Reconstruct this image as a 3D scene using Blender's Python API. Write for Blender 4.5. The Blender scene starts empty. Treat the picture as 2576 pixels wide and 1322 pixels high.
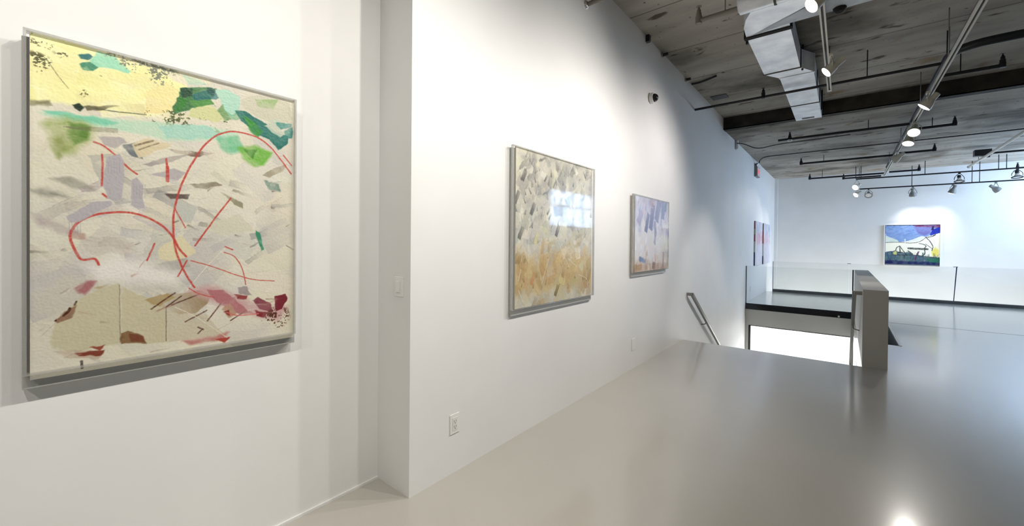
import bpy, bmesh, math, random
import numpy as np
from mathutils import Vector, Matrix

random.seed(7)
rng = np.random.default_rng(11)
S = bpy.context.scene
COL = S.collection

# ------------------------------------------------------------------ camera
FPX, CX, CY = 1009.133, 1353.054, 618.812          # focal length / principal point, 2576 x 1322 frame
YAW, PITCH, ROLL = (math.radians(a) for a in (-37.349, -0.486, 0.553))
CAM = Vector((2.164, 0.0, 1.62))
fwd = Vector((math.sin(YAW)*math.cos(PITCH), math.cos(YAW)*math.cos(PITCH), math.sin(PITCH)))
rgt0 = Vector((math.cos(YAW), -math.sin(YAW), 0)); up0 = rgt0.cross(fwd)
RGT = math.cos(ROLL)*rgt0 + math.sin(ROLL)*up0
UPV = -math.sin(ROLL)*rgt0 + math.cos(ROLL)*up0
cd = bpy.data.cameras.new('camera'); cam = bpy.data.objects.new('camera', cd); COL.objects.link(cam)
M = Matrix((RGT, UPV, -fwd)).transposed().to_4x4(); M.translation = CAM
cam.matrix_world = M
cd.sensor_width = 36; cd.sensor_fit = 'HORIZONTAL'; cd.lens = FPX/2576*36
cd.shift_x = (1288-CX)/2576; cd.shift_y = (CY-661)/2576
cd.clip_start = .02; cd.clip_end = 200
S.camera = cam

def at(u, v, ax, val):
    """photo pixel -> point on the plane axis=val"""
    d = fwd + RGT*((u-CX)/FPX) - UPV*((v-CY)/FPX)
    i = 'xyz'.index(ax)
    return CAM + d*((val-CAM[i])/d[i])

# ------------------------------------------------------------------ world, daylight, exposure
W = bpy.data.worlds.new('sky'); S.world = W; W.use_nodes = True
W.node_tree.nodes['Background'].inputs[0].default_value = (.62, .78, 1, 1)
W.node_tree.nodes['Background'].inputs[1].default_value = 1.2
S.view_settings.view_transform = 'Standard'; S.view_settings.look = 'None'
S.view_settings.exposure = 0.5; S.view_settings.gamma = 1.0; S.view_settings.use_curve_mapping = False
S.cycles.use_denoising = True
S.cycles.max_bounces = 8; S.cycles.diffuse_bounces = 4; S.cycles.glossy_bounces = 3
S.cycles.use_adaptive_sampling = True; S.cycles.adaptive_threshold = .04; S.cycles.adaptive_min_samples = 20
S.cycles.transparent_max_bounces = 16; S.cycles.sample_clamp_indirect = 6.0
S.cycles.caustics_reflective = False; S.cycles.caustics_refractive = False

def area(name, loc, direction, sx, sy, power, col):
    l = bpy.data.lights.new(name, 'AREA'); l.shape = 'RECTANGLE'; l.size = sx; l.size_y = sy
    l.energy = power; l.color = col
    o = bpy.data.objects.new(name, l); COL.objects.link(o); o.location = loc
    o.rotation_euler = Vector(direction).to_track_quat('-Z', 'Y').to_euler()
    return o
# daylight at the one window that the photograph shows, mirrored in the grey and ochre painting
area('daylight_window_right_offscreen', (8.25, 15.95, 3.2), (-1, 0, 0), 3.8, 1.6, 310, (.50, .70, 1))
# the brightly lit storey below: its ceiling lighting, under the slab
area('lower_storey_ceiling_offscreen', (3.2, 14.6, -.72), (0, 0, -1), 6.0, 2.6, 750, (.95, .97, 1))

# ------------------------------------------------------------------ materials
def mat(name, col=(.8,.8,.8), rough=.5, metal=0., spec=.5, emit=None, estr=1.):
    m = bpy.data.materials.new(name); m.use_nodes = True
    b = m.node_tree.nodes['Principled BSDF']
    b.inputs['Base Color'].default_value = (*col, 1); b.inputs['Roughness'].default_value = rough
    b.inputs['Metallic'].default_value = metal; b.inputs['Specular IOR Level'].default_value = spec
    if emit:
        b.inputs['Emission Color'].default_value = (*emit, 1); b.inputs['Emission Strength'].default_value = estr
    return m
def nd(m, t, **kw):
    n = m.node_tree.nodes.new(t)
    for k, v in kw.items(): setattr(n, k, v)
    return n
def lk(m, a, b): m.node_tree.links.new(a, b)
def noise_col(m, c1, c2, scale=3., stretch=(1,1,1), detail=6., bump=0., lo=.3, hi=.7, rough=None, dist=.02):
    b = m.node_tree.nodes['Principled BSDF']
    g = nd(m, 'ShaderNodeNewGeometry'); mp = nd(m, 'ShaderNodeMapping'); mp.inputs['Scale'].default_value = stretch; mp.inputs['Location'].default_value = (.31, .47, .37)
    lk(m, g.outputs['Position'], mp.inputs['Vector'])
    n = nd(m, 'ShaderNodeTexNoise'); n.inputs['Scale'].default_value = scale; n.inputs['Detail'].default_value = detail
    lk(m, mp.outputs[0], n.inputs['Vector'])
    r = nd(m, 'ShaderNodeValToRGB'); r.color_ramp.elements[0].position = lo; r.color_ramp.elements[1].position = hi
    r.color_ramp.elements[0].color = (*c1, 1); r.color_ramp.elements[1].color = (*c2, 1)
    lk(m, n.outputs['Fac'], r.inputs['Fac']); lk(m, r.outputs[0], b.inputs['Base Color'])
    if bump:
        bp = nd(m, 'ShaderNodeBump'); bp.inputs['Strength'].default_value = bump; bp.inputs['Distance'].default_value = dist
        lk(m, n.outputs['Fac'], bp.inputs['Height']); lk(m, bp.outputs[0], b.inputs['Normal'])
    if rough:
        mr = nd(m, 'ShaderNodeMapRange'); mr.inputs['To Min'].default_value = rough[0]; mr.inputs['To Max'].default_value = rough[1]
        lk(m, n.outputs['Fac'], mr.inputs['Value']); lk(m, mr.outputs[0], b.inputs['Roughness'])
    return n, r, g
def pane(name, tint=(.97,.985,.98), rough=.02, f0=.03, f1=.6, haze=0.):
    m = bpy.data.materials.new(name); m.use_nodes = True; nt = m.node_tree; nt.nodes.clear()
    out = nd(m, 'ShaderNodeOutputMaterial'); mx = nd(m, 'ShaderNodeMixShader'); tr = nd(m, 'ShaderNodeBsdfTransparent')
    gl = nd(m, 'ShaderNodeBsdfGlossy'); lw = nd(m, 'ShaderNodeLayerWeight'); lw.inputs[0].default_value = .5
    pw = nd(m, 'ShaderNodeMath', operation='POWER'); pw.inputs[1].default_value = 4.0; lk(m, lw.outputs['Facing'], pw.inputs[0])
    fr = nd(m, 'ShaderNodeMapRange'); fr.inputs['To Min'].default_value = f0; fr.inputs['To Max'].default_value = f1; lk(m, pw.outputs[0], fr.inputs['Value'])
    tr.inputs[0].default_value = (*tint, 1); gl.inputs['Roughness'].default_value = rough
    lk(m, fr.outputs[0], mx.inputs[0]); lk(m, gl.outputs[0], mx.inputs[2])
    if haze:
        df = nd(m, 'ShaderNodeBsdfDiffuse'); df.inputs[0].default_value = (.75,.75,.73,1); m2 = nd(m, 'ShaderNodeMixShader')
        m2.inputs[0].default_value = haze; lk(m, tr.outputs[0], m2.inputs[1]); lk(m, df.outputs[0], m2.inputs[2])
        lk(m, m2.outputs[0], mx.inputs[1])
    else: lk(m, tr.outputs[0], mx.inputs[1])
    lk(m, mx.outputs[0], out.inputs[0])
    return m

MT = {}
MT['wall'] = mat('painted_plaster', (.83,.83,.82), .55, spec=.3); noise_col(MT['wall'], (.81,.81,.80), (.85,.85,.84), 1.5, bump=.02)
MT['floor'] = mat('polished_concrete', (.3,.3,.3), .3)
noise_col(MT['floor'], (.43,.41,.365), (.51,.49,.44), .7, detail=9, rough=(.26,.36), lo=.2, hi=.8)
MT['floor'].node_tree.nodes['Principled BSDF'].inputs['Specular IOR Level'].default_value = .6
_fb = MT['floor'].node_tree.nodes['Principled BSDF']; _fb.inputs['Coat Weight'].default_value = .9; _fb.inputs['Coat Roughness'].default_value = .14; _fb.inputs['Coat IOR'].default_value = 1.6
# board-marked concrete ceiling
mc = MT['ceiling'] = mat('board_marked_concrete', (.2,.19,.17), .85, spec=.2)
n1, r1, g1 = noise_col(mc, (.27,.25,.215), (.56,.53,.475), .8, (.6,1.1,1), 10, lo=.25, hi=.75)
n2 = nd(mc, 'ShaderNodeTexNoise'); mp2 = nd(mc, 'ShaderNodeMapping'); mp2.inputs['Location'].default_value = (.2, .1, .43); mp2.inputs['Scale'].default_value = (.55, 2.6, 1)
lk(mc, g1.outputs['Position'], mp2.inputs['Vector']); lk(mc, mp2.outputs[0], n2.inputs['Vector']); n2.inputs['Scale'].default_value = 1.6; n2.inputs['Detail'].default_value = 8
sx = nd(mc, 'ShaderNodeSeparateXYZ'); lk(mc, g1.outputs['Position'], sx.inputs[0])
pm = nd(mc, 'ShaderNodeMath', operation='MULTIPLY'); pm.inputs[1].default_value = 1/1.17; lk(mc, sx.outputs['Y'], pm.inputs[0])
fr_ = nd(mc, 'ShaderNodeMath', operation='FRACT'); lk(mc, pm.outputs[0], fr_.inputs[0])
lt = nd(mc, 'ShaderNodeMath', operation='LESS_THAN'); lt.inputs[1].default_value = .016; lk(mc, fr_.outputs[0], lt.inputs[0])
mixa = nd(mc, 'ShaderNodeMixRGB', blend_type='MULTIPLY'); mixa.inputs[0].default_value = .6
rp2 = nd(mc, 'ShaderNodeValToRGB'); rp2.color_ramp.elements[0].position = .33; rp2.color_ramp.elements[1].position = .6
rp2.color_ramp.elements[0].color = (.66,.65,.64,1); lk(mc, n2.outputs['Fac'], rp2.inputs[0])
lk(mc, r1.outputs[0], mixa.inputs[1]); lk(mc, rp2.outputs[0], mixa.inputs[2])
mixb = nd(mc, 'ShaderNodeMixRGB', blend_type='MULTIPLY'); mixb.inputs[2].default_value = (.45,.43,.4,1)
lk(mc, lt.outputs[0], mixb.inputs[0]); lk(mc, mixa.outputs[0], mixb.inputs[1])
def stain(prev, scale, stretch, lo, hi, dark, detail=6, off=(3.1,1.7,.43)):
    mpx = nd(mc, 'ShaderNodeMapping'); mpx.inputs['Scale'].default_value = stretch; mpx.inputs['Location'].default_value = off
    nx_ = nd(mc, 'ShaderNodeTexNoise'); nx_.inputs['Scale'].default_value = scale; nx_.inputs['Detail'].default_value = detail
    lk(mc, g1.outputs['Position'], mpx.inputs['Vector']); lk(mc, mpx.outputs[0], nx_.inputs['Vector'])
    mr_ = nd(mc, 'ShaderNodeMapRange'); mr_.inputs['From Min'].default_value = lo; mr_.inputs['From Max'].default_value = hi
    lk(mc, nx_.outputs['Fac'], mr_.inputs['Value'])
    mm = nd(mc, 'ShaderNodeMixRGB', blend_type='MULTIPLY'); mm.inputs[2].default_value = (*dark, 1)
    lk(mc, mr_.outputs[0], mm.inputs[0]); lk(mc, prev, mm.inputs[1]); return mm.outputs[0]
cc_ = stain(mixb.outputs[0], .8, (.8,1,1), .54, .66, (.45,.44,.42), 8)
cc_ = stain(cc_, 3.2, (.7,1.6,1), .64, .70, (.30,.27,.23), 8, (7.7,2.2,.43))
cc_ = stain(cc_, 14, (1,1,1), .68, .72, (.35,.33,.30), 3, (1.7,5.2,.43))
cc_ = stain(cc_, 1.3, (1,1,1), .62, .72, (.75,.60,.45), 5, (9.1,4.4,.43))
lk(mc, cc_, mc.node_tree.nodes['Principled BSDF'].inputs['Base Color'])
bpn = nd(mc, 'ShaderNodeBump'); bpn.inputs['Strength'].default_value = .18; bpn.inputs['Distance'].default_value = .02
lk(mc, n2.outputs['Fac'], bpn.inputs['Height']); lk(mc, bpn.outputs[0], mc.node_tree.nodes['Principled BSDF'].inputs['Normal'])

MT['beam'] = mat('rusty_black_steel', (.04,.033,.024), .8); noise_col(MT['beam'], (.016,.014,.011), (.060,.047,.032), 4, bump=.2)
MT['duct'] = mat('galvanised_steel', (.8,.83,.87), .42, metal=.55); noise_col(MT['duct'], (.62,.66,.72), (.86,.89,.93), 5, bump=.08, lo=.3, hi=.7)
MT['duct_dark'] = mat('dark_duct_insulation', (.09,.085,.075), .8)
MT['black'] = mat('black_metal', (.012,.012,.014), .4)
MT['pipe'] = mat('black_steel_pipe', (.018,.018,.022), .45, metal=.2)
MT['dirt'] = mat('black_insulation', (.01,.009,.008), .9)
MT['brown_pipe'] = mat('painted_brown_pipe', (.22,.20,.17), .6)
MT['grey_pipe'] = mat('grey_painted_pipe', (.16,.155,.16), .6)
MT['track'] = mat('cream_track', (.62,.60,.53), .45)
MT['slot'] = mat('track_slot_dark', (.03,.03,.03), .6)
MT['lamp'] = mat('cream_lamp_housing', (.60,.57,.48), .45)
MT['lamp_dark'] = mat('grey_lamp_housing', (.22,.22,.21), .45)
MT['lens'] = mat('lit_lamp_lens', (1,1,1), .3, emit=(1,.96,.88), estr=6)
MT['lens_off'] = mat('unlit_lamp_lens', (.5,.5,.5), .2)
MT['white'] = mat('white_plastic', (.84,.84,.82), .35)
MT['offwhite'] = mat('white_plastic_insert', (.78,.78,.76), .3)
MT['slotgrey'] = mat('grey_slot', (.25,.25,.25), .5)
MT['curb'] = mat('dark_grey_curb', (.12,.125,.13), .4); noise_col(MT['curb'], (.07,.075,.08), (.17,.17,.165), 1.2)
MT['fascia'] = mat('polished_black_steel', (.02,.02,.024), .12, metal=.4)
MT['halfwall'] = mat('grey_painted_wall', (.50,.49,.46), .6); noise_col(MT['halfwall'], (.48,.47,.44), (.52,.51,.48), 2.)
MT['rail'] = mat('satin_steel_rail', (.32,.31,.29), .35, metal=.5)
MT['rail_top'] = mat('bright_steel', (.60,.60,.58), .35, metal=.4)
MT['glass'] = pane('clear_glass', (.955,.965,.965))
MT['glass_edge'] = mat('glass_edge_grey', (.20,.22,.24), .2)
MT['glass_blue'] = mat('glass_joint_dark_blue', (.06,.08,.16), .25)
MT['acrylic'] = pane('clear_acrylic', (.985,.985,.98), .06, .010, .45)
MT['acrylic_edge'] = pane('acrylic_edge', (.90,.90,.89), .12, .04, .6, haze=.30)
MT['acrylic_grey'] = mat('grey_acrylic', (.45,.455,.44), .12)
MT['backing'] = mat('cream_backing', (.72,.70,.64), .6)
MT['camera_dome'] = mat('smoked_dome', (.015,.015,.015), .05)
MT['red'] = mat('red_exit_letters', (.75,.12,.14), .4, emit=(.9,.12,.15), estr=.5)
MT['sign'] = mat('exit_sign_face', (.82,.70,.70), .4)
MT['silver'] = mat('silver_reflector', (.8,.8,.8), .2, metal=.8)
MT['paint'] = mat('oil_paint', (.8,.8,.8), .42, spec=.4)
_a = nd(MT['paint'], 'ShaderNodeVertexColor'); _a.layer_name = 'paint'
lk(MT['paint'], _a.outputs[0], MT['paint'].node_tree.nodes['Principled BSDF'].inputs['Base Color'])
MT['stair'] = mat('concrete_stair', (.33,.33,.32), .6)
MT['hatch'] = mat('dark_steel', (.09,.09,.10), .7)

# ------------------------------------------------------------------ mesh helpers
class MB:
    def __init__(s): s.v = []; s.f = []; s.smooth = False
    def add(s, vs, fs):
        o = len(s.v); s.v += [tuple(p) for p in vs]; s.f += [tuple(i+o for i in f) for f in fs]; return s
    def box(s, x0, x1, y0, y1, z0, z1):
        vs = [(x,y,z) for z in (z0,z1) for y in (y0,y1) for x in (x0,x1)]
        return s.add(vs, [(0,2,3,1),(4,5,7,6),(0,1,5,4),(2,6,7,3),(0,4,6,2),(1,3,7,5)])
    def prism(s, base, top):
        n = len(base)
        return s.add(list(base)+list(top), [tuple(range(n))[::-1], tuple(range(n,2*n))]+[(i,(i+1)%n,n+(i+1)%n,n+i) for i in range(n)])
    def tube(s, pts, r, n=10, caps=True, round_=0):
        pts = [Vector(p) for p in pts]
        if round_: pts = fillet(pts, round_)
        rings = []; prev = None
        for i, p in enumerate(pts):
            t = (pts[min(i+1,len(pts)-1)]-pts[max(i-1,0)]).normalized()
            a = prev if prev is not None else (Vector((0,0,1)) if abs(t.z) < .9 else Vector((1,0,0)))
            b = t.cross(a).normalized(); a = b.cross(t).normalized(); prev = a
            rings.append([p + (a*math.cos(k*2*math.pi/n) + b*math.sin(k*2*math.pi/n))*r for k in range(n)])
        vs = [q for R_ in rings for q in R_]; fs = []
        for i in range(len(rings)-1):
            for k in range(n):
                fs.append((i*n+k, i*n+(k+1)%n, (i+1)*n+(k+1)%n, (i+1)*n+k))
        if caps: fs += [tuple(range(n))[::-1], tuple((len(rings)-1)*n+k for k in range(n))]
        s.smooth = True
        return s.add(vs, fs)
    def lathe(s, org, axis, prof, n=20):
        """prof: (along axis, radius)"""
        org = Vector(org); t = Vector(axis).normalized()
        a = Vector((0,0,1)) if abs(t.z) < .9 else Vector((1,0,0))
        b = t.cross(a).normalized(); a = b.cross(t).normalized()
        vs = []; fs = []
        for h, r in prof:
            for k in range(n):
                vs.append(org + t*h + (a*math.cos(k*2*math.pi/n)+b*math.sin(k*2*math.pi/n))*max(r,1e-4))
        for i in range(len(prof)-1):
            for k in range(n): fs.append((i*n+k, i*n+(k+1)%n, (i+1)*n+(k+1)%n, (i+1)*n+k))
        fs += [tuple(range(n))[::-1], tuple((len(prof)-1)*n+k for k in range(n))]
        s.smooth = True
        return s.add(vs, fs)
    def build(s, name, m, parent=None, bevel=0):
        me = bpy.data.meshes.new(name); me.from_pydata(s.v, [], s.f); me.update()
        bm = bmesh.new(); bm.from_mesh(me); bmesh.ops.recalc_face_normals(bm, faces=bm.faces[:])
        if s.smooth:
            for f in bm.faces: f.smooth = len(f.verts) == 4
            for e in bm.edges:
                if len(e.link_faces) == 2 and e.calc_face_angle(0) > .7: e.smooth = False
        bm.to_mesh(me); bm.free()
        me.materials.append(MT[m] if isinstance(m, str) else m)
        o = bpy.data.objects.new(name, me); COL.objects.link(o)
        if bevel:
            b = o.modifiers.new('bevel', 'BEVEL'); b.width = bevel; b.segments = 2; b.limit_method = 'ANGLE'
        if parent: attach(o, parent)
        return o
def attach(o, parent):
    o.parent = parent
    if parent.parent is None: o.matrix_parent_inverse = Matrix.Translation(-Vector(parent.location))
def fillet(pts, rad, n=6):
    out = [pts[0]]
    for i in range(1, len(pts)-1):
        a, b, c = pts[i-1], pts[i], pts[i+1]
        r = min(rad, (a-b).length*.49, (c-b).length*.49)
        p0 = b+(a-b).normalized()*r; p1 = b+(c-b).normalized()*r
        for k in range(n+1):
            t = k/n; out.append(p0*(1-t)**2 + b*2*t*(1-t) + p1*t*t)
    out.append(pts[-1]); return out
def box(x0,x1,y0,y1,z0,z1): return MB().box(x0,x1,y0,y1,z0,z1)
def tag(o, label, cat, group=None):
    o['label'] = label; o['category'] = cat
    if group: o['group'] = group
    return o
def thing(name, loc, label, cat, group=None):
    o = bpy.data.objects.new(name, None); COL.objects.link(o); o.location = loc; o.empty_display_size = .1
    return tag(o, label, cat, group)
def struct(o, label=None):
    o['kind'] = 'structure'
    if label: o['label'] = label
    return o

# ------------------------------------------------------------------ the setting
RC = .362; Y1 = 1.519; Y2 = 6.923; YS = 9.643; H1 = 4.433; H2 = 4.186; YG = 12.43; YC = 16.16; YF = 18.09
ZL = -3.6; XR = 8.0; YB = -4.0; HP = 1.035; XP0, XP1 = 2.375, 2.636; YP = 12.5
HX, HY0, HY1 = 2.9, 8.75, 11.2
fl = MB()
fl.box(-RC, XR, YB, Y1, -.5, 0).box(0, XR, Y1, Y2, -.5, 0)
fl.box(XP0, XR, Y2, HY0, -.5, 0).box(XP0, XP1, HY0, HY1, -.5, 0).box(HX, XR, HY0, HY1, -.5, 0).box(XP0, XR, HY1, YC, -.5, 0)
fl.box(0, XP0, YG+.02, YC, -.5, 0)
struct(fl.build('floor', 'floor'), 'polished grey concrete gallery floor')
cl = MB().box(-.8, XR+.2, YB-.2, YS, H1, H1+.4).box(-.8, XR+.2, YS, YF+.3, H2, H1+.4)
struct(cl.build('ceiling', 'ceiling'), 'raw board-marked concrete ceiling with a dropped far part')
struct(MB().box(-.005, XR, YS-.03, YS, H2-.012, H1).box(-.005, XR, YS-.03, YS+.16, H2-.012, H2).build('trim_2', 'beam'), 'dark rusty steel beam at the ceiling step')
struct(box(XP1, XR, 11.28, 11.292, -.01, .0012).build('trim_3', 'hatch'), 'thin dark joint across the concrete floor')
wl = MB().prism([(-.8,YB,ZL),(-RC,YB,ZL),(-RC,Y1,ZL),(-.8,Y1,ZL)], [(-.8,YB,H1+.1),(-RC,YB,H1+.1),(-RC,Y1,H1+.1),(-.8,Y1,H1+.1)])
struct(wl.build('wall_left_recess', 'wall'), 'white wall set back behind the corner')
wl = box(-.8, 0, Y1, Y2, ZL, H1+.1)
struct(wl.build('wall_left', 'wall'), 'long white gallery wall with a sharp corner')
struct(box(-.8, -.006, Y2, YG+.1, ZL, H1+.1).build('wall_left_stairwell', 'wall'), 'white wall of the stairwell')
struct(box(-.8, -.006, YG+.1, YF, ZL, H1+.1).build('wall_left_far', 'wall'), 'white wall running on past the stairwell')
struct(box(-.8, XR+.2, YF, YF+.3, ZL, H1+.2).build('wall_far', 'wall'), 'bright white far wall across the atrium')
struct(box(-.006, .10, YF-.10, YF, ZL, H2).build('trim_1', 'wall'), 'narrow white pilaster in the far corner')
struct(box(-RC, -RC+.012, YB, Y1, 0, .014).build('baseboard_left', 'wall'), 'thin white bead along the foot of the wall')
def window_wall(name, along, p, lo, hi, openings, thick=.2):
    # openings: (from, to, sill)
    m = MB(); e = sorted(openings); cur = lo
    def b(a0, a1, c0, c1):
        if along == 'y': m.box(p, p+thick, a0, a1, c0, c1)
        else: m.box(a0, a1, p-thick, p, c0, c1)
    for a0, a1, z0, z1 in e:
        b(cur, a0, 0 if along == 'x' else ZL, H1+.2); b(a0, a1, 0 if along == 'x' else ZL, z0); b(a0, a1, z1, H1+.2); cur = a1
    b(cur, hi, 0 if along == 'x' else ZL, H1+.2)
    return struct(m.build(name, 'wall'))
window_wall('wall_right', 'y', XR, YB-.2, YF+.3, [(14.05, 17.9, 2.35, 4.05)])
struct(box(-.8, XR+.2, YB-.2, YB, 0, H1+.2).build('wall_back', 'wall'))
wn = 0
for along, p, a0, a1, z0, z1 in (('y', XR+.06, 14.05, 17.9, 2.35, 4.05),):
    wn += 1
    def wb(a, b_, c, d, t0, t1):
        return box(p+t0, p+t1, a, b_, c, d) if along == 'y' else box(a, b_, p-t1, p-t0, c, d)
    fr = MB(); k = 4
    for i in range(k+1):
        a = a0+(a1-a0)*i/k; q = wb(a-.03, a+.03, z0, z1, 0, .07); fr.add(q.v, q.f)
    for z in (z0+.03, z1-.75, z1-.03): q = wb(a0, a1, z-.03, z+.03, 0, .07); fr.add(q.v, q.f)
    w = struct(fr.build('window_%d' % wn, 'black'), 'dark framed gallery window')
    for i in range(k):
        a = a0+(a1-a0)*i/k; b_ = a0+(a1-a0)*(i+1)/k
        wb(a+.03, b_-.03, z0+.06, z1-.06, .03, .038).build('pane', 'glass', w)

# storey below the stair opening
struct(box(-.8, XR+.2, 5.0, YF+.3, ZL-.3, ZL).build('floor_lower', 'floor'), 'pale floor of the storey below')
struct(box(XP0+.02, XP1, Y2, YG, ZL, -.5).build('wall_stair', 'wall'), 'wall under the stair balustrade')
hd = MB().box(0, XP0, YG, YG+.14, -.60, -.165).box(-.006, .075, YG, YG+.14, ZL, -.60)
struct(hd.build('wall_header', 'halfwall'), 'grey slab edge and jamb over the lower opening')
fr = MB().box(.075, .125, YG+.02, YG+.12, ZL, -.6).box(2.335, 2.375, YG+.02, YG+.12, ZL, -.6).box(.075, 2.375, YG+.02, YG+.12, -.625, -.6)
struct(fr.build('door_1', 'black'), 'black metal frame of the lower opening')
col = thing('column', (.85, 16.4, ZL), 'round white column on the storey below, seen through the stair opening', 'column')
MB().lathe((.85,16.4,ZL), (0,0,1), [(0,.20),(3.0,.20)], 24).build('shaft', 'wall', col)
MB().box(.6,1.1,16.15,16.65,ZL+3.0,-.5).build('capital', 'wall', col)
st = thing('staircase', (1.15, Y2, 0), 'concrete staircase going down from the gallery floor between two walls', 'staircase')
for i in range(19):
    z = -.179*(i+1); y = Y2+.28*i
    box(0.0, XP0-.01, y, y+.30, z-.179, z).build('step', 'stair', st)

# ------------------------------------------------------------------ half wall, floor slot, guardrails, handrails
hw = thing('half_wall', (2.505, Y2, 0), 'grey half-height wall standing beside the stair opening', 'half wall')
box(XP0, XP1, Y2, YP, 0, HP-.004).build('body', 'halfwall', hw)
box(XP0, XP1, Y2, YP, HP-.004, HP).build('cap', 'halfwall', hw)
fs = thing('floor_slot', (2.78, 9.9, 0), 'dark rectangular floor slot with a steel edge beside the half wall', 'floor slot')
box(XP1, HX, HY0, HY1, -.5, -.47).build('bottom', 'stair', fs)
MB().box(XP1, HX-.004, HY0, HY0+.004, -.47, -.01).box(HX-.008, HX-.004, HY0+.004, HY1, -.47, -.01).build('lining', 'stair', fs)
box(HX-.004, HX+.035, HY0, HY1, -.05, .006).build('edge_strip', 'rail_top', fs)

g = thing('glass_guardrail', (1.16, YG, 0), 'frameless glass guardrail over the stair opening on a black steel edge', 'guardrail')
gp = box(.012, 2.335, YG, YG+.012, .0, HP).build('glass_panel', 'glass', g)
box(-.004, .018, YG-.006, YG+.018, -.165, HP).build('edge_profile', 'glass_edge', g)
box(2.335, 2.362, YG-.004, YG+.016, 0, HP).build('edge_profile', 'black', g)
box(.0, XP0, YG-.02, YG+.02, -.10, .0).build('steel_edge', 'fascia', g)
box(.0, XP0, YG-.012, YG+.02, -.165, -.10).build('lower_edge', 'fascia', g)
c = at(2110, 800, 'y', YG-.02)
MB().lathe((c.x, YG-.012, -.13), (0,-1,0), [(0,.022),(.02,.022)], 14).build('point_fixing', 'rail_top', g)

g = thing('glass_guardrail', (4.5, YC, 0), 'long glass guardrail along the far atrium edge on a dark curb', 'guardrail')
box(.187, XR, YC-.02, YC+.10, 0, .085).build('curb', 'curb', g)
xs = [.2, 2.3, 4.68, 7.05, 7.95]
for a, b_ in zip(xs[:-1], xs[1:]):
    box(a+.006, b_-.006, YC+.02, YC+.032, .085, 1.05).build('glass_panel', 'glass', g)
for x in xs[1:-1]:
    box(x-.045, x+.045, YC+.005, YC+.047, 1.046, 1.06).build('clip', 'glass_blue', g)
box(.187, .205, YC+.01, YC+.042, .085, 1.05).build('edge_profile', 'glass_edge', g)
MB().prism([(4.645,YC+.018,.085),(4.662,YC+.018,.085),(4.662,YC+.034,.085),(4.645,YC+.034,.085)],
           [(4.690,YC+.018,1.046),(4.714,YC+.018,1.046),(4.714,YC+.034,1.046),(4.690,YC+.034,1.046)]).build('joint_profile', 'glass_blue', g)

def handrail(x, wx, y0, z0, label, s):
    h_ = thing('handrail', (x, y0, z0), label, 'handrail')
    L = 5.0; k = -.638
    def bar(o0, o1, zt0, zt1):
        a = [(x+o0,y0,z0+zt0),(x+o1,y0,z0+zt0),(x+o1,y0,z0+zt1),(x+o0,y0,z0+zt1)]
        b = [(p[0],p[1]+L,p[2]+L*k) for p in a]
        return MB().prism(a, b)
    bar(-.022, .022, -.05, 0).build('bar', 'rail', h_)
    bar(-.024, .024, 0, .008).build('top_edge', 'rail', h_)
    xa, xb = sorted((x, wx))
    box(xa-.005, xb+.005, y0-.035, y0+.002, z0-.045, z0+.008).build('wall_return', 'rail', h_, .006)
    for t in (.9, 2.4, 3.9):
        MB().tube([(x, y0+t, z0+k*t-.045), (x, y0+t, z0+k*t-.10), (wx, y0+t, z0+k*t-.12)], .010, 8, round_=.03).build('bracket', 'rail', h_)
pl = at(1741, 737, 'x', .075); handrail(.075, -.006, pl.y, pl.z, 'flat steel handrail sloping down the white stairwell wall', 1)
pr = at(2152, 736, 'x', 2.29); handrail(2.29, XP0, pr.y+.55, pr.z-.03, 'flat steel handrail sloping down the grey half wall', -1)

# ------------------------------------------------------------------ paintings
def s2l(c):
    c = np.asarray(c, float)/255.
    return np.where(c <= .04045, c/12.92, ((c+.055)/1.055)**2.4)
def vnoise(h, w, cells_y, cells_x, seed=0, octaves=4):
    r_ = np.random.default_rng(seed); out = np.zeros((h, w)); amp = 1; tot = 0
    for o in range(octaves):
        gy, gx = max(2, int(cells_y*2**o)+2), max(2, int(cells_x*2**o)+2)
        G = r_.random((gy, gx)); yy = np.linspace(0, gy-1.001, h); xx = np.linspace(0, gx-1.001, w)
        iy = yy.astype(int); ix = xx.astype(int); fy = (yy-iy)[:,None]; fx = (xx-ix)[None]
        fy = fy*fy*(3-2*fy); fx = fx*fx*(3-2*fx)
        a = G[iy][:,ix]; b = G[iy][:,ix+1]; c = G[iy+1][:,ix]; d = G[iy+1][:,ix+1]
        out += amp*((a*(1-fx)+b*fx)*(1-fy)+(c*(1-fx)+d*fx)*fy); tot += amp; amp *= .55
    return out/tot
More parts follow.
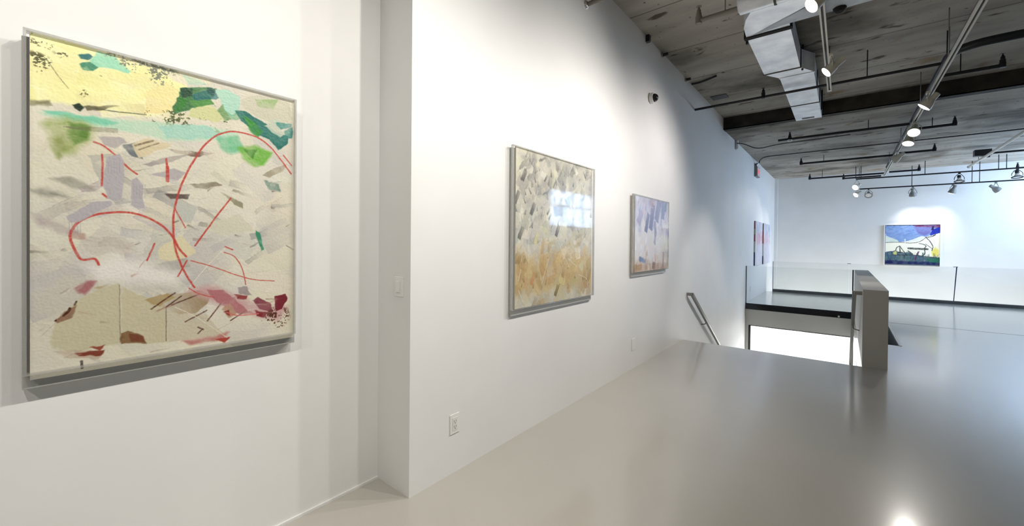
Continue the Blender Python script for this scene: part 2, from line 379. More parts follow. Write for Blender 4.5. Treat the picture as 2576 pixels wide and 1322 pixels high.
class Canvas:
    """a painted surface: colours on a fine grid, laid down stroke by stroke; coordinates in metres from top left"""
    def __init__(s, w, h, nx, ny, base, seed=1):
        s.w, s.h, s.nx, s.ny = w, h, nx, ny
        s.X, s.Y = np.meshgrid(np.linspace(0, w, nx), np.linspace(0, h, ny))
        s.C = np.tile(np.asarray(base, float), (ny, nx, 1))
        s.k = nx/w; s.ky = ny/h
        s.wx = (vnoise(ny, nx, h*22, w*22, seed+1)-.5); s.wy = (vnoise(ny, nx, h*22, w*22, seed+2)-.5)
        s.grain = vnoise(ny, nx, ny/3, nx/3, seed+3, 2)
        s.blot = vnoise(ny, nx, h*14, w*14, seed+4, 5)
        s.r = np.random.default_rng(seed)
    def win(s, x0, x1, y0, y1):
        i0 = max(0, int(x0*s.k)); i1 = min(s.nx, int(x1*s.k)+2); j0 = max(0, int(y0*s.ky)); j1 = min(s.ny, int(y1*s.ky)+2)
        return (slice(j0, j1), slice(i0, i1)) if i1 > i0 and j1 > j0 else None
    def put(s, sl, mask, col):
        c = np.asarray(col, float); m = np.clip(mask, 0, 1)[..., None]
        s.C[sl] = s.C[sl]*(1-m) + c*m
    def knife(s, cx, cy, L, Wd, ang, col, alpha=.9, fade=.6, streak=.5, rag=.012, ridge=.0):
        """a palette-knife stroke: crisp on one side, dragged out at the other"""
        R_ = .6*math.hypot(L, Wd)+rag*2; sl = s.win(cx-R_, cx+R_, cy-R_, cy+R_)
        if sl is None: return
        X = s.X[sl]+s.wx[sl]*rag; Y = s.Y[sl]+s.wy[sl]*rag
        c, n = math.cos(ang), math.sin(ang); u = ((X-cx)*c+(Y-cy)*n)/L+.5; v = (-(X-cx)*n+(Y-cy)*c)/Wd+.5
        e = 1.2/s.k
        m = np.clip(u*L/e, 0, 1)*np.clip((1-u)*L/e, 0, 1)*np.clip(v*Wd/e, 0, 1)*np.clip((1-v)*Wd/e, 0, 1)
        ph = s.r.random()*9
        q = .5+.5*np.sin(v*Wd*420+ph+3*np.sin(v*Wd*130+ph*2))
        m = m*(1-streak*q*np.clip(u*1.4, 0, 1))*(1-fade*np.clip(u, 0, 1)**1.5)
        s.put(sl, m*alpha, col)
        if ridge > 0:
            ed = np.clip(1-np.abs(v*Wd-.0015)*s.k/1.1, 0, 1)*(u > 0)*(u < 1)*np.clip((s.grain[sl]-.35)*6, 0, 1)
            s.put(sl, ed*ridge, np.asarray(col)*.62)
            ed = np.clip(1-np.abs((1-v)*Wd-.0015)*s.k/1.1, 0, 1)*(u > 0)*(u < 1)*np.clip((s.grain[sl]-.45)*6, 0, 1)
            s.put(sl, ed*ridge, np.clip(np.asarray(col)*1.1+8, 0, 255))
    def poly(s, pts, col, alpha=.95, soft=.004, rag=.02, tex=.25, grad=None):
        P = np.asarray(pts, float); pad = .03
        sl = s.win(P[:,0].min()-pad, P[:,0].max()+pad, P[:,1].min()-pad, P[:,1].max()+pad)
        if sl is None: return
        X = s.X[sl]+s.wx[sl]*rag; Y = s.Y[sl]+s.wy[sl]*rag
        ins = np.zeros(X.shape, bool); dist = np.full(X.shape, 9.)
        for a, b in zip(P, np.roll(P, -1, 0)):
            cond = ((a[1] > Y) != (b[1] > Y)); dy = (b[1]-a[1]) or 1e-9
            ins ^= cond & (X < (b[0]-a[0])*(Y-a[1])/dy+a[0])
            d = b-a; t = np.clip(((X-a[0])*d[0]+(Y-a[1])*d[1])/max(d@d, 1e-12), 0, 1)
            dist = np.minimum(dist, np.hypot(X-a[0]-t*d[0], Y-a[1]-t*d[1]))
        m = np.where(ins, np.clip(.5+dist/soft, 0, 1), np.clip(.5-dist/soft, 0, 1))
        m = m*(1-tex*np.clip((s.blot[sl]-.45)*6, 0, 1))
        if grad is not None:
            gx, gy = grad; q = (X-P[:,0].mean())*gx+(Y-P[:,1].mean())*gy; m = m*np.clip(.5+q, 0, 1)
        s.put(sl, m*alpha, col)
    def line(s, pts, width, col, alpha=.95, rough=.35):
        P = [Vector((p[0], p[1], 0)) for p in pts]
        if len(P) > 2:
            Q = []
            for i in range(len(P)-1):
                p0 = P[max(i-1,0)]; p1 = P[i]; p2 = P[i+1]; p3 = P[min(i+2,len(P)-1)]
                for k in range(6):
                    t = k/6; Q.append(.5*((2*p1)+(p2-p0)*t+(2*p0-5*p1+4*p2-p3)*t*t+(3*p1-p0-3*p2+p3)*t**3))
            P = Q+[P[-1]]
        A = np.array([(p.x, p.y) for p in P]); pad = width+.01
        sl = s.win(A[:,0].min()-pad, A[:,0].max()+pad, A[:,1].min()-pad, A[:,1].max()+pad)
        if sl is None: return
        X = s.X[sl]+s.wx[sl]*.004; Y = s.Y[sl]+s.wy[sl]*.004; dist = np.full(X.shape, 9.)
        for a, b in zip(A[:-1], A[1:]):
            d = b-a; t = np.clip(((X-a[0])*d[0]+(Y-a[1])*d[1])/max(d@d, 1e-12), 0, 1)
            dist = np.minimum(dist, np.hypot(X-a[0]-t*d[0], Y-a[1]-t*d[1]))
        m = np.clip((width/2-dist)*s.k+.5, 0, 1)*(1-rough*np.clip((s.grain[sl]-.45)*5, 0, 1))
        s.put(sl, m*alpha, col)
    def specks(s, cx, cy, R_, col, thr=.62, alpha=.9):
        sl = s.win(cx-R_, cx+R_, cy-R_, cy+R_)
        if sl is None: return
        d = np.hypot(s.X[sl]-cx, s.Y[sl]-cy)/R_
        s.put(sl, np.clip((s.grain[sl]*.35+s.blot[sl]*.65-thr-.03+.06*(1-d))*30, 0, 1)*np.clip((1-d)*3, 0, 1)*alpha, col)
    def build(s, org, xdir, parent, name='painted_surface'):
        """org: world top-left; xdir: world direction of canvas x; down is -z"""
        rel = s.grain*.0012+s.blot*.001
        xd = Vector(xdir); nrm = xd.cross(Vector((0,0,1)))       # faces the room
        V = np.empty((s.ny*s.nx, 3))
        X = s.X.ravel(); Y = s.Y.ravel(); r_ = rel.ravel()
        for i in range(3): V[:,i] = org[i]+xd[i]*X+nrm[i]*r_-(Y if i == 2 else 0)
        idx = np.arange(s.ny*s.nx).reshape(s.ny, s.nx)
        F = np.stack([idx[1:,:-1], idx[1:,1:], idx[:-1,1:], idx[:-1,:-1]], -1).reshape(-1, 4)
        me = bpy.data.meshes.new(name); me.vertices.add(len(V)); me.vertices.foreach_set('co', V.ravel())
        me.loops.add(F.size); me.loops.foreach_set('vertex_index', F.ravel().astype(np.int32))
        me.polygons.add(len(F)); me.polygons.foreach_set('loop_start', np.arange(0, F.size, 4, dtype=np.int32))
        me.polygons.foreach_set('use_smooth', np.ones(len(F), bool))
        me.update(calc_edges=True)
        at_ = me.color_attributes.new('paint', 'FLOAT_COLOR', 'POINT')
        c = np.ones((len(V), 4), np.float32); c[:,:3] = s2l(np.clip(s.C, 0, 255)).reshape(-1, 3)*1.0
        at_.data.foreach_set('color', c.ravel()); me.materials.append(MT['paint'])
        o = bpy.data.objects.new(name, me); COL.objects.link(o); attach(o, parent); return o

def jit(c, a=10): return np.clip(np.asarray(c, float)+rng.normal(0, a, 1)+rng.normal(0, a*.35, 3), 0, 255)
def canvas_on_x(xp, px_box, nx, ny, base, seed):
    """canvas on the plane x=xp; px_box = photo pixels of left, right edge and of a point on the top and the bottom edge"""
    (l, r_, t, b) = px_box
    y0 = at(*l, 'x', xp).y; y1 = at(*r_, 'x', xp).y; z1 = at(*t, 'x', xp).z; z0 = at(*b, 'x', xp).z
    cv = Canvas(y1-y0, z1-z0, nx, ny, base, seed)
    def m(pts):
        out = []
        for u, v in pts:
            p = at(u, v, 'x', xp); out.append((p.y-y0, z1-p.z))
        return out
    return cv, (y0, y1, z0, z1), m

# ---- the big yellow, green and cream painting in its acrylic case
xa = -RC+.082
cA, (ya0, ya1, za0, za1), mA = canvas_on_x(xa, ((75,500),(740,500),(745,256),(740,846)), 470, 640, (222,216,198), 5)
K = cA
top = np.clip(1-K.Y/K.h, 0, 1); n_ = vnoise(640, 470, 7, 5, 77, 5)
for col_, m_ in (((231,226,206), np.clip((n_-.45)*5, 0, 1)*.8), ((206,203,196), np.clip((.42-n_)*6, 0, 1)*.8)):
    K.put((slice(None), slice(None)), m_, col_)
def A(pts, col, **kw): K.poly(mA(pts), col, **kw)
def AL(pts, wpx, col, **kw): K.line(mA(pts), wpx*.00152, col, **kw)
# grey and cream knife work over the middle
pal_mid = [(226,221,203),(232,226,205),(208,205,200),(214,210,196),(190,188,186),(236,231,216),(199,197,190),(222,214,188)]
for i in range(110):
    c_ = pal_mid[rng.integers(len(pal_mid))]
    K.knife(rng.uniform(0, K.w), rng.uniform(.3, .95)*K.h, rng.uniform(.12, .40), rng.uniform(.07, .22), rng.uniform(-1.3, .9), jit(c_, 6), alpha=rng.uniform(.4, .8), ridge=.22, fade=rng.uniform(.5, 1), rag=.02)
for i in range(34):
    K.knife(rng.uniform(0, K.w), rng.uniform(.34, .66)*K.h, rng.uniform(.05, .2), rng.uniform(.012, .05), rng.uniform(-.8, .7), jit([(158,154,152),(176,170,178),(150,144,134),(196,190,178)][i%4], 10), alpha=rng.uniform(.3, .75), fade=.95, ridge=.3, rag=.02)
for i in range(16):
    K.knife(rng.uniform(0, K.w), rng.uniform(.34, .66)*K.h, rng.uniform(.02, .07), rng.uniform(.004, .014), rng.uniform(-.6, .5), jit((96,90,82), 12), alpha=.6, fade=.9, rag=.02)
nv_ = vnoise(640, 470, 4, 4, 123, 4)
K.put((slice(None), slice(None)), np.clip((nv_-.5)*4, 0, 1)*.55, (232,228,212)); K.put((slice(None), slice(None)), np.clip((.42-nv_)*5, 0, 1)*.4, (204,201,198))
# yellow field
A([(70,70),(330,155),(430,190),(470,215),(450,275),(370,292),(355,262),(250,255),(200,262),(150,258),(70,258)], (252,250,176), soft=.02, tex=.0)
A([(70,70),(260,130),(330,170),(300,215),(180,200),(70,190)], (254,252,196), soft=.05, tex=.0, alpha=.8)
for i in range(60):
    K.knife(rng.uniform(0, .52)*K.w, rng.uniform(.01, .17)*K.h, rng.uniform(.06, .2), rng.uniform(.03, .08), rng.uniform(-.5, .5), jit([(253,250,182),(250,244,170),(254,252,204),(246,238,174)][i%4], 4), alpha=rng.uniform(.3, .7))
A([(365,230),(415,205),(450,225),(440,282),(366,285)], (243,222,158), tex=.1, grad=(0,3))
A([(76,252),(128,256),(130,264),(78,264)], (120,116,86), soft=.008, alpha=.8)
A([(300,255),(364,265),(366,290),(320,282)], (226,214,160), alpha=.8, grad=(8,0))
for p in [(85,100,.02),(120,108,.02),(165,125,.03),(100,160,.03),(210,220,.03),(260,172,.03),(90,145,.02),(150,108,.02)]:
    q = mA([(p[0],p[1])])[0]; K.specks(q[0], q[1], p[2]*1.4, (96,92,58), thr=.63)
AL([(118,150),(150,195),(172,222)], 1.6, (120,116,70))
# teal along the top
A([(222,152),(248,128),(292,146),(326,178),(318,184),(262,170),(236,166)], (158,226,196), tex=.2)
A([(196,136),(222,134),(232,142),(218,152),(204,148)], (44,112,116), tex=.3)
A([(196,160),(225,156),(246,168),(240,178),(210,176)], (66,142,112), tex=.6)
for p in [(310,150),(380,172),(395,180),(340,165),(415,190)]:
    q = mA([p])[0]; K.specks(q[0], q[1], .06, (130,134,116), thr=.58)
A([(420,182),(470,196),(480,214),(430,200)], (240,232,206), tex=.2); A([(452,184),(500,198),(520,214),(476,212)], (160,214,196), alpha=.7, tex=.4)
# dark green cluster
A([(450,220),(486,218),(545,222),(530,250),(510,268),(470,276),(440,286),(436,270),(448,240)], (58,118,66), tex=.2)
A([(450,220),(486,220),(480,240),(455,246)], (18,70,44), tex=.2); A([(450,246),(472,250),(466,270),(444,280)], (52,130,46), tex=.3)
A([(480,236),(540,226),(548,246),(520,252),(490,254)], (34,110,112), tex=.3); A([(474,254),(530,250),(538,262),(490,270)], (84,150,70), tex=.3)
A([(520,222),(540,222),(536,240),(522,236)], (16,72,70), tex=.2)
A([(540,224),(575,226),(600,240),(604,262),(598,286),(588,300),(570,286),(556,262)], (172,222,200), tex=.12)
A([(586,290),(600,280),(604,300),(570,302),(548,282),(556,268)], (120,176,128), alpha=.8, tex=.3)
A([(476,274),(520,264),(545,270),(560,300),(545,310),(500,300),(474,292)], (214,216,158), tex=.2)
for p in [(520,280),(535,300),(460,300),(400,292),(430,298),(555,315)]:
    q = mA([p])[0]; K.specks(q[0], q[1], .055, (86,98,56), thr=.54)
A([(560,262),(580,300),(565,306),(548,276)], (120,158,96), tex=.3, alpha=.8)
# pale quads and the dark teal diagonal at the right
A([(604,250),(650,238),(726,258),(736,300),(700,320),(660,300),(612,272)], (206,204,182), tex=.15)
A([(640,248),(700,252),(690,276),(650,268)], (150,182,116), tex=.5, alpha=.8)
A([(592,278),(616,280),(660,304),(690,330),(724,344),(722,362),(700,378),(676,350),(640,336),(606,304)], (22,108,98), tex=.15)
A([(612,292),(640,306),(660,330),(646,346),(622,322)], (58,146,58), tex=.3); A([(676,306),(700,300),(706,312),(692,326)], (196,208,190), tex=.1)
A([(694,308),(734,312),(732,322),(706,326)], (62,140,132), tex=.4, alpha=.9); A([(716,330),(736,320),(734,348),(716,350)], (50,132,124), tex=.5)
A([(664,316),(690,308),(704,322),(716,336),(704,346),(680,330)], (200,206,188), tex=.1)
# mint bands
A([(96,280),(175,288),(290,300),(400,308),(520,318),(604,334),(570,352),(470,356),(400,350),(280,322),(170,306),(118,294)], (190,224,198), soft=.012, tex=.25)
A([(110,276),(175,286),(250,298),(300,310),(270,316),(180,300),(120,286)], (128,208,176), soft=.008, tex=.3)
A([(395,318),(470,312),(530,320),(560,345),(480,352),(420,344)], (168,216,200), tex=.2, alpha=.9)
A([(180,262),(205,262),(214,272),(200,280),(186,272)], (22,44,28), tex=.3); A([(214,270),(244,262),(300,268),(250,276),(220,278)], (86,80,54), tex=.4, alpha=.8)
AL([(240,272),(300,282),(368,288)], 3, (66,74,52), alpha=.7)
# green patches left, grey streaks
A([(106,312),(165,296),(200,302),(245,322),(214,362),(185,385),(150,392),(130,352)], (160,176,108), soft=.03, tex=.4)
A([(174,306),(226,316),(218,350),(190,366),(176,350)], (96,136,56), soft=.012, tex=.35); A([(130,350),(165,342),(170,376),(150,398)], (128,140,70), soft=.02, tex=.5, alpha=.8)
for i in range(4): AL([(160+8*i,318+2*i),(230,320+3*i),(296,324+3*i)], 2.2, (110,112,84), alpha=.6)
A([(545,345),(600,340),(616,382),(580,388),(552,372)], (120,196,152), soft=.015, tex=.3)
A([(598,372),(640,366),(684,384),(664,416),(636,420),(612,398)], (112,182,66), soft=.015, tex=.4); A([(612,374),(650,378),(634,398)], (66,130,44), tex=.5)
A([(244,346),(300,344),(318,360),(286,372),(262,366)], (176,170,172), tex=.2); A([(308,366),(340,358),(360,398),(330,392)], (110,118,122), tex=.45)
A([(330,362),(372,350),(430,362),(400,380),(350,396)], (222,208,172), tex=.1); AL([(340,366),(385,354)], 5, (108,92,72), alpha=.7); AL([(350,376),(400,360)], 4, (122,104,82), alpha=.6)
A([(360,414),(430,396),(480,384),(450,404),(380,420)], (170,162,158), tex=.3); A([(420,372),(470,376),(540,384),(500,392),(440,384)], (120,96,84), tex=.75)
A([(380,440),(440,424),(470,432),(450,452),(420,448)], (184,178,180), tex=.2); A([(480,462),(540,456),(560,464),(520,474),(490,472)], (140,132,112), tex=.45)
A([(126,446),(180,444),(230,468),(240,478),(180,474)], (156,154,140), tex=.3, soft=.012); A([(80,478),(120,470),(170,498),(100,494)], (140,140,130), soft=.02, tex=.55)
A([(412,488),(478,490),(474,504),(430,502)], (96,84,78), tex=.25); A([(440,506),(500,520),(480,560),(448,556)], (196,198,190), tex=.1)
A([(560,484),(610,510),(612,526),(584,512)], (150,146,120), tex=.4); A([(80,536),(140,556),(200,580),(220,604),(150,584),(100,566)], (186,176,172), tex=.3, soft=.02)
A([(170,578),(215,586),(222,604),(190,600)], (186,152,140), tex=.5, soft=.01)
A([(520,560),(600,540),(640,580),(560,592),(520,580)], (214,212,192), tex=.1)
A([(392,628),(452,590),(492,636),(440,658),(400,652)], (226,217,182), tex=.05, soft=.006)
A([(400,664),(470,648),(480,670),(420,684),(380,674)], (170,168,160), tex=.5)
A([(200,610),(260,570),(330,604),(300,640),(230,640)], (206,200,190), tex=.2, alpha=.7)
A([(210,668),(300,640),(400,668),(470,690),(440,716),(340,712),(240,708)], (238,234,228), soft=.05, tex=.1)
A([(640,578),(652,584),(664,626),(656,630),(646,600)], (56,140,106), tex=.4); A([(662,452),(700,466),(706,482),(680,478)], (120,150,136), tex=.55)
A([(660,440),(720,410),(710,430),(676,448)], (170,160,138), tex=.5)
# lower third: olive, brown and crimson
A([(80,740),(170,690),(250,712),(200,760),(130,800),(80,800)], (206,202,190), soft=.03, tex=.2)
A([(246,730),(300,712),(304,862),(200,884),(128,876),(136,820),(170,775),(210,745)], (204,198,168), tex=.06, soft=.008)
A([(306,722),(352,742),(418,770),(420,858),(340,866),(306,860)], (206,199,168), tex=.08); A([(420,780),(520,790),(560,840),(422,858)], (208,200,176), tex=.15)
A([(188,722),(214,706),(244,708),(212,742),(196,738)], (172,112,116), tex=.2, soft=.01); A([(232,726),(274,716),(250,730)], (190,172,140), tex=.2)
A([(138,806),(160,782),(196,764),(178,798),(146,812)], (150,116,92), tex=.35); AL([(140,806),(168,786),(176,774)], 5, (74,36,24), rough=.9); AL([(188,766),(192,758)], 4, (60,30,22))
A([(302,838),(322,832),(350,840),(368,863),(302,866)], (120,84,50), tex=.2); A([(324,838),(350,842),(362,860),(330,862)], (110,40,28), tex=.45)
A([(362,756),(420,738),(500,732),(532,740),(522,766),(488,786),(452,790),(410,770)], (150,122,84), tex=.2, grad=(4,0)); A([(362,756),(420,738),(440,748),(400,768)], (176,152,104), tex=.2)
for a_, b_ in [((380,776),(440,736)),((420,770),(456,744)),((432,766),(500,740)),((466,808),(520,780)),((498,822),(512,828)),((522,806),(556,762)),((498,838),(510,826)),((580,806),(620,780))]:
    AL([a_, b_], 4, (82,44,34), alpha=.8)
A([(470,730),(540,716),(600,748),(660,768),(724,772),(700,806),(660,800),(600,780),(530,760)], (206,166,166), soft=.03, tex=.2)
A([(520,730),(560,728),(600,760),(640,790),(600,790),(548,762)], (176,106,112), tex=.4, alpha=.8); A([(588,740),(622,742),(616,754),(596,752)], (146,60,60), tex=.3)
A([(596,722),(620,718),(634,742),(600,738)], (150,140,142), tex=.2, alpha=.8)
A([(636,754),(650,746),(678,760),(684,786),(650,776)], (132,58,72), tex=.2); A([(690,744),(716,738),(722,750),(708,778),(690,782)], (120,30,44), tex=.2); A([(640,780),(672,786),(664,800),(648,794)], (120,24,34), tex=.3)
A([(556,776),(580,764),(596,790),(576,800)], (190,152,128), tex=.2); A([(560,784),(574,778),(576,794)], (130,50,40), tex=.4)
for p in [(700,795,.05),(690,805,.05)]:
    q = mA([(p[0],p[1])])[0]; K.specks(q[0], q[1], p[2]*1.3, (96,52,40), thr=.50)
A([(130,882),(180,878),(260,884),(250,900),(180,902)], (196,176,156), tex=.3, alpha=.8); A([(188,888),(260,880),(256,892),(200,896)], (130,60,44), tex=.5); A([(226,874),(262,868),(250,882)], (150,70,54), tex=.4)
A([(456,856),(520,846),(576,836),(560,852),(480,864)], (192,130,122), tex=.35, soft=.012); A([(540,850),(575,848),(562,862)], (176,66,54), tex=.3)
AL([(300,716),(302,862)], 2, (120,96,72), alpha=.6); AL([(418,770),(418,856)], 2.5, (96,72,50), alpha=.6); AL([(440,772),(500,800),(570,848)], 2, (236,230,214)); AL([(572,618),(520,670),(470,730)], 2.5, (232,226,210))
AL([(205,908),(206,925)], 5, (40,30,26))
for i in range(34):
    K.knife(rng.uniform(.02, .98)*K.w, rng.uniform(.6, 1)*K.h, rng.uniform(.02, .1), rng.uniform(.003, .012), rng.uniform(-1, .7), jit([(160,140,118),(196,186,170),(232,226,214),(172,120,112)][i%4], 8), alpha=.5)
# loose red drawing
RED = (196,72,62)
for pts, w_ in [([(236,357),(260,367),(290,390),(320,420),(345,438)],4.5),([(256,388),(258,430),(256,466)],4),([(258,487),(270,497)],5),
    ([(418,400),(421,425)],5),([(421,420),(421,455)],8),
    ([(732,437),(705,400),(680,370),(650,347),(612,334),(580,331),(545,341),(512,368),(482,412),(458,462),(445,500),(437,540),(436,590),(446,642),(470,694),(490,722)],5),
    ([(713,390),(733,416)],4),([(248,665),(238,650),(205,652),(186,622),(178,600),(181,578),(203,554),(245,539),(300,533),(352,540),(400,562),(430,590),(450,624),(468,645)],5.5),
    ([(580,498),(540,550),(490,618)],4.5),([(440,524),(466,572)],3),([(370,655),(388,612)],4),([(480,655),(540,672),(590,690),(640,703),(690,706)],3),
    ([(567,620),(585,628)],4),([(564,634),(590,645),(607,670),(615,700),(618,715)],3),([(448,695),(470,655)],4),([(476,724),(500,738),(540,748)],3)]:
    AL(pts, w_, RED, rough=.3)
AL([(570,785),(600,793),(650,788)], 4, (216,110,108))
# lavender grey dabs
for pts in [[(266,392),(300,386),(310,404),(313,440),(306,500),(292,506),(268,498),(262,470)],[(330,452),(345,446),(358,464),(362,524),(346,528),(330,514)],[(168,546),(230,508),(276,504),(280,516),(240,536),(200,556),(176,558)]]:
    A(pts, (181,177,183), tex=.0, soft=.003, rag=.012)
    for i in range(5):
        x_ = pts[0][0]+6+i*7; AL([(x_, pts[0][1]+12), (x_+1, pts[0][1]+44)], 1.5, (160,156,164), alpha=.6)

pA = thing('acrylic_painting', (-RC, .5, 1.04), 'large acrylic-cased abstract painting in yellow, green and cream with looping red lines', 'painting')
zb = at(742, 858, 'x', -RC+.03).z
box(-RC+.003, -RC+.055, at(54,500,'x',-RC+.05).y, at(742,500,'x',-RC+.05).y, zb, za1-.01).build('back_box', 'acrylic_grey', pA, .004)
box(-RC+.055, xa-.001, ya0, ya1, za0, za1).build('backing_panel', 'backing', pA)
cA.build((xa, ya0, za1), (0,1,0), pA)
xf = xa+.022; fy0 = at(58,500,'x',xf).y; fy1 = at(746,500,'x',xf).y; fz1 = at(746,252,'x',xf).z+.004; fz0 = at(746,838,'x',xf).z
box(xf-.003, xf, fy0, fy1, fz0, fz1).build('front_sheet', 'acrylic', pA)
def case_edges(root, x0, x1, y0, y1, z0, z1, t=.008):
    box(x0, x1, y0, y0+t, z0, z1).build('case_side', 'acrylic_edge', root)
    box(x0, x1, y1-t, y1, z0, z1).build('case_side', 'acrylic_edge', root)
    box(x0, x1, y0+t, y1-t, z1-t, z1).build('case_top', 'acrylic_edge', root)
    box(x0, x1, y0+t, y1-t, z0, z0+t).build('case_bottom', 'acrylic_edge', root)
case_edges(pA, -RC+.056, xf-.003, fy0, fy1, fz0, fz1)

# ---- second painting: greys over ochre
xb = .034
cB, (yb0, yb1, zb0, zb1), K2m = canvas_on_x(xb, ((1296,600),(1488,600),(1400,398),(1400,757)), 250, 270, (208,204,192), 21)
K = cB; hh = K.h
n_ = vnoise(270, 250, 9, 8, 5, 5); t_ = K.Y/hh
K.put((slice(None),slice(None)), np.clip((n_-.5)*5, 0, 1)*.7, (232,226,200)); K.put((slice(None),slice(None)), np.clip((.43-n_)*6, 0, 1)*.7*(t_ < .6), (160,158,152))
K.put((slice(None),slice(None)), np.clip((t_-.62+.25*(n_-.5))*9, 0, 1)*.85*np.clip((.96-t_)*12, 0, 1), (214,184,130))
for i in range(300):
    yv = rng.random(); yy = yv+rng.normal(0, .06)
    if yy < .45: c_ = [(150,147,142),(178,175,168),(206,202,190),(226,221,190),(120,118,114),(190,186,172),(236,232,214)][rng.integers(7)]
    elif yy < .66: c_ = [(236,231,216),(226,222,212),(206,206,204),(214,210,176),(190,190,190),(240,236,226)][rng.integers(6)]
    elif yy < .93: c_ = [(214,188,128),(198,166,108),(190,156,106),(222,204,146),(176,148,100),(212,198,158),(202,180,140)][rng.integers(7)]
    else: c_ = [(222,218,200),(210,206,190),(200,186,150)][rng.integers(3)]
    K.knife(rng.uniform(0, K.w), yv*hh, rng.uniform(.05, .26), rng.uniform(.025, .11), rng.uniform(-2.4, -.2), jit(c_, 8), alpha=rng.uniform(.35, .85), rag=.035, ridge=.25, fade=rng.uniform(.4, 1))
for i in range(80):
    K.knife(rng.uniform(.05, .95)*K.w, rng.uniform(.05, .6)**1.3*hh, rng.uniform(.03, .10), rng.uniform(.008, .03), rng.uniform(-2.4, -.4), jit((84,84,84), 12), alpha=rng.uniform(.4, .9), fade=.7)
for i in range(26):
    K.knife(rng.uniform(.05, .95)*K.w, rng.uniform(.68, .95)*hh, rng.uniform(.02, .06), rng.uniform(.01, .03), rng.uniform(-2.4, -.4), jit((132,104,70), 12), alpha=.55, fade=.8)
for pts in [[(1353,480),(1345,505)],[(1330,600),(1330,660)],[(1380,650),(1362,715)],[(1400,600),(1432,672)],[(1430,650),(1450,670)],[(1306,690),(1304,705),(1310,678)],[(1304,730),(1316,760)],[(1470,540),(1470,610)],[(1455,690),(1475,700),(1478,720)]]:
    K.line(K2m(pts), .006, (242,236,220), alpha=.9)
for p, c_ in [((1318,440),(84,84,82)),((1300,495),(96,94,88)),((1340,525),(88,86,84)),((1310,585),(104,100,92)),((1402,580),(86,86,92)),((1350,600),(232,222,160)),((1340,700),(206,150,96)),((1400,730),(120,104,60))]:
    q = K2m([p])[0]; K.knife(q[0], q[1], .12, .05, -1.1, c_, alpha=.85, fade=.4)
pB = thing('acrylic_painting', (0, 3.1, 1.02), 'square abstract painting in silvery grey over ochre, in a clear acrylic case', 'painting')
def acrylic_case(root, cv, y0, y1, z0, z1, xp, bx, lip_px, l_px, r_px, px_l, px_r, px_t, px_b):
    zl = at(*lip_px, 'x', .012).z
    box(.003, bx, at(*l_px,'x',0.0).y, at(*r_px,'x',bx).y, zl, z1-.012).build('back_box', 'acrylic_grey', root, .003)
    box(bx, xp-.001, y0, y1, z0, z1).build('backing_panel', 'backing', root)
    cv.build((xp, y0, z1), (0,1,0), root)
    xf = xp+.016; fy0 = at(*px_l,'x',xf).y; fy1 = at(*px_r,'x',xf).y; fz1 = at(*px_t,'x',xf).z; fz0 = at(*px_b,'x',xf).z
    box(xf-.003, xf, fy0, fy1, fz0, fz1).build('front_sheet', 'acrylic', root)
    case_edges(root, bx+.001, xf-.003, fy0, fy1, fz0, fz1, .007)
acrylic_case(pB, cB, yb0, yb1, zb0, zb1, xb, .022, (1488,752), (1281,600), (1488,600), (1290,600), (1496,600), (1496,425), (1493,742))

# ---- third painting: violet blue over white and ochre
xc = .036
cC, (yc0, yc1, zc0, zc1), K3m = canvas_on_x(xc, ((1597,600),(1681,600),(1640,500),(1640,679)), 170, 200, (228,224,226), 33)
K = cC; hh = K.h; n_ = vnoise(200, 170, 7, 7, 9, 5); t_ = K.Y/hh
K.put((slice(None),slice(None)), np.clip((.5-t_)*4+(n_-.5)*3, 0, 1)*.6, (190,190,214)); K.put((slice(None),slice(None)), np.clip((t_-.78)*6+(n_-.5)*3, 0, 1)*.75, (218,190,168))
for i in range(260):
    yv = rng.random(); yy = yv+rng.normal(0, .05)
    if yy < .45: c_ = [(186,186,216),(150,152,192),(206,202,224),(166,166,200),(214,196,214),(226,224,236)][rng.integers(6)]
    elif yy < .8: c_ = [(238,236,240),(226,224,228),(246,244,246),(214,214,224),(236,228,216)][rng.integers(5)]
    else: c_ = [(214,176,150),(226,204,180),(206,160,140),(236,224,214),(190,150,130)][rng.integers(5)]
    K.knife(rng.uniform(0, K.w), yv*hh, rng.uniform(.05, .2), rng.uniform(.03, .09), rng.uniform(-2.2, -.6), jit(c_, 6), alpha=rng.uniform(.4, .85), rag=.02)
for p, L_, w_, an, c_ in [((1640,545),.34,.10,-1.3,(112,110,162)),((1655,530),.3,.12,-1.2,(132,136,184)),((1628,560),.26,.07,-1.2,(88,88,138)),((1668,525),.3,.10,-1.5,(128,140,190)),((1648,575),.2,.06,-1.7,(120,118,166)),((1610,545),.2,.10,-1.0,(176,166,204)),((1640,510),.14,.1,.2,(210,186,206)),((1675,515),.2,.05,-1.4,(120,150,180)),((1648,600),.16,.06,-1.3,(160,166,190)),
    ((1616,654),.22,.05,.2,(74,110,178)),((1645,668),.12,.08,.1,(150,108,96)),((1668,660),.3,.05,-1.5,(202,148,140)),((1606,672),.2,.06,0,(206,164,110))]:
    q = K3m([p])[0]; K.knife(q[0], q[1], L_*1.1, w_*1.35, an, np.asarray(c_)*.92, alpha=.95, fade=.3, rag=.03, ridge=.3)
pC = thing('acrylic_painting', (0, 5.4, 1.2), 'square abstract painting in violet blue over white and ochre, near the stairwell', 'painting')
acrylic_case(pC, cC, yc0, yc1, zc0, zc1, xc, .022, (1675,683), (1585,600), (1674,600), (1594,600), (1683,600), (1683,508), (1682,675))
bar = Canvas(.05, zc1-zc0, 8, 120, (150,140,110), 3)
for i in range(40): bar.knife(rng.uniform(0,.05), rng.uniform(0,1)*bar.h, .2, .03, 1.57, [(120,112,84),(206,196,170),(90,84,60),(222,216,204),(190,170,130)][i%5], alpha=.7)
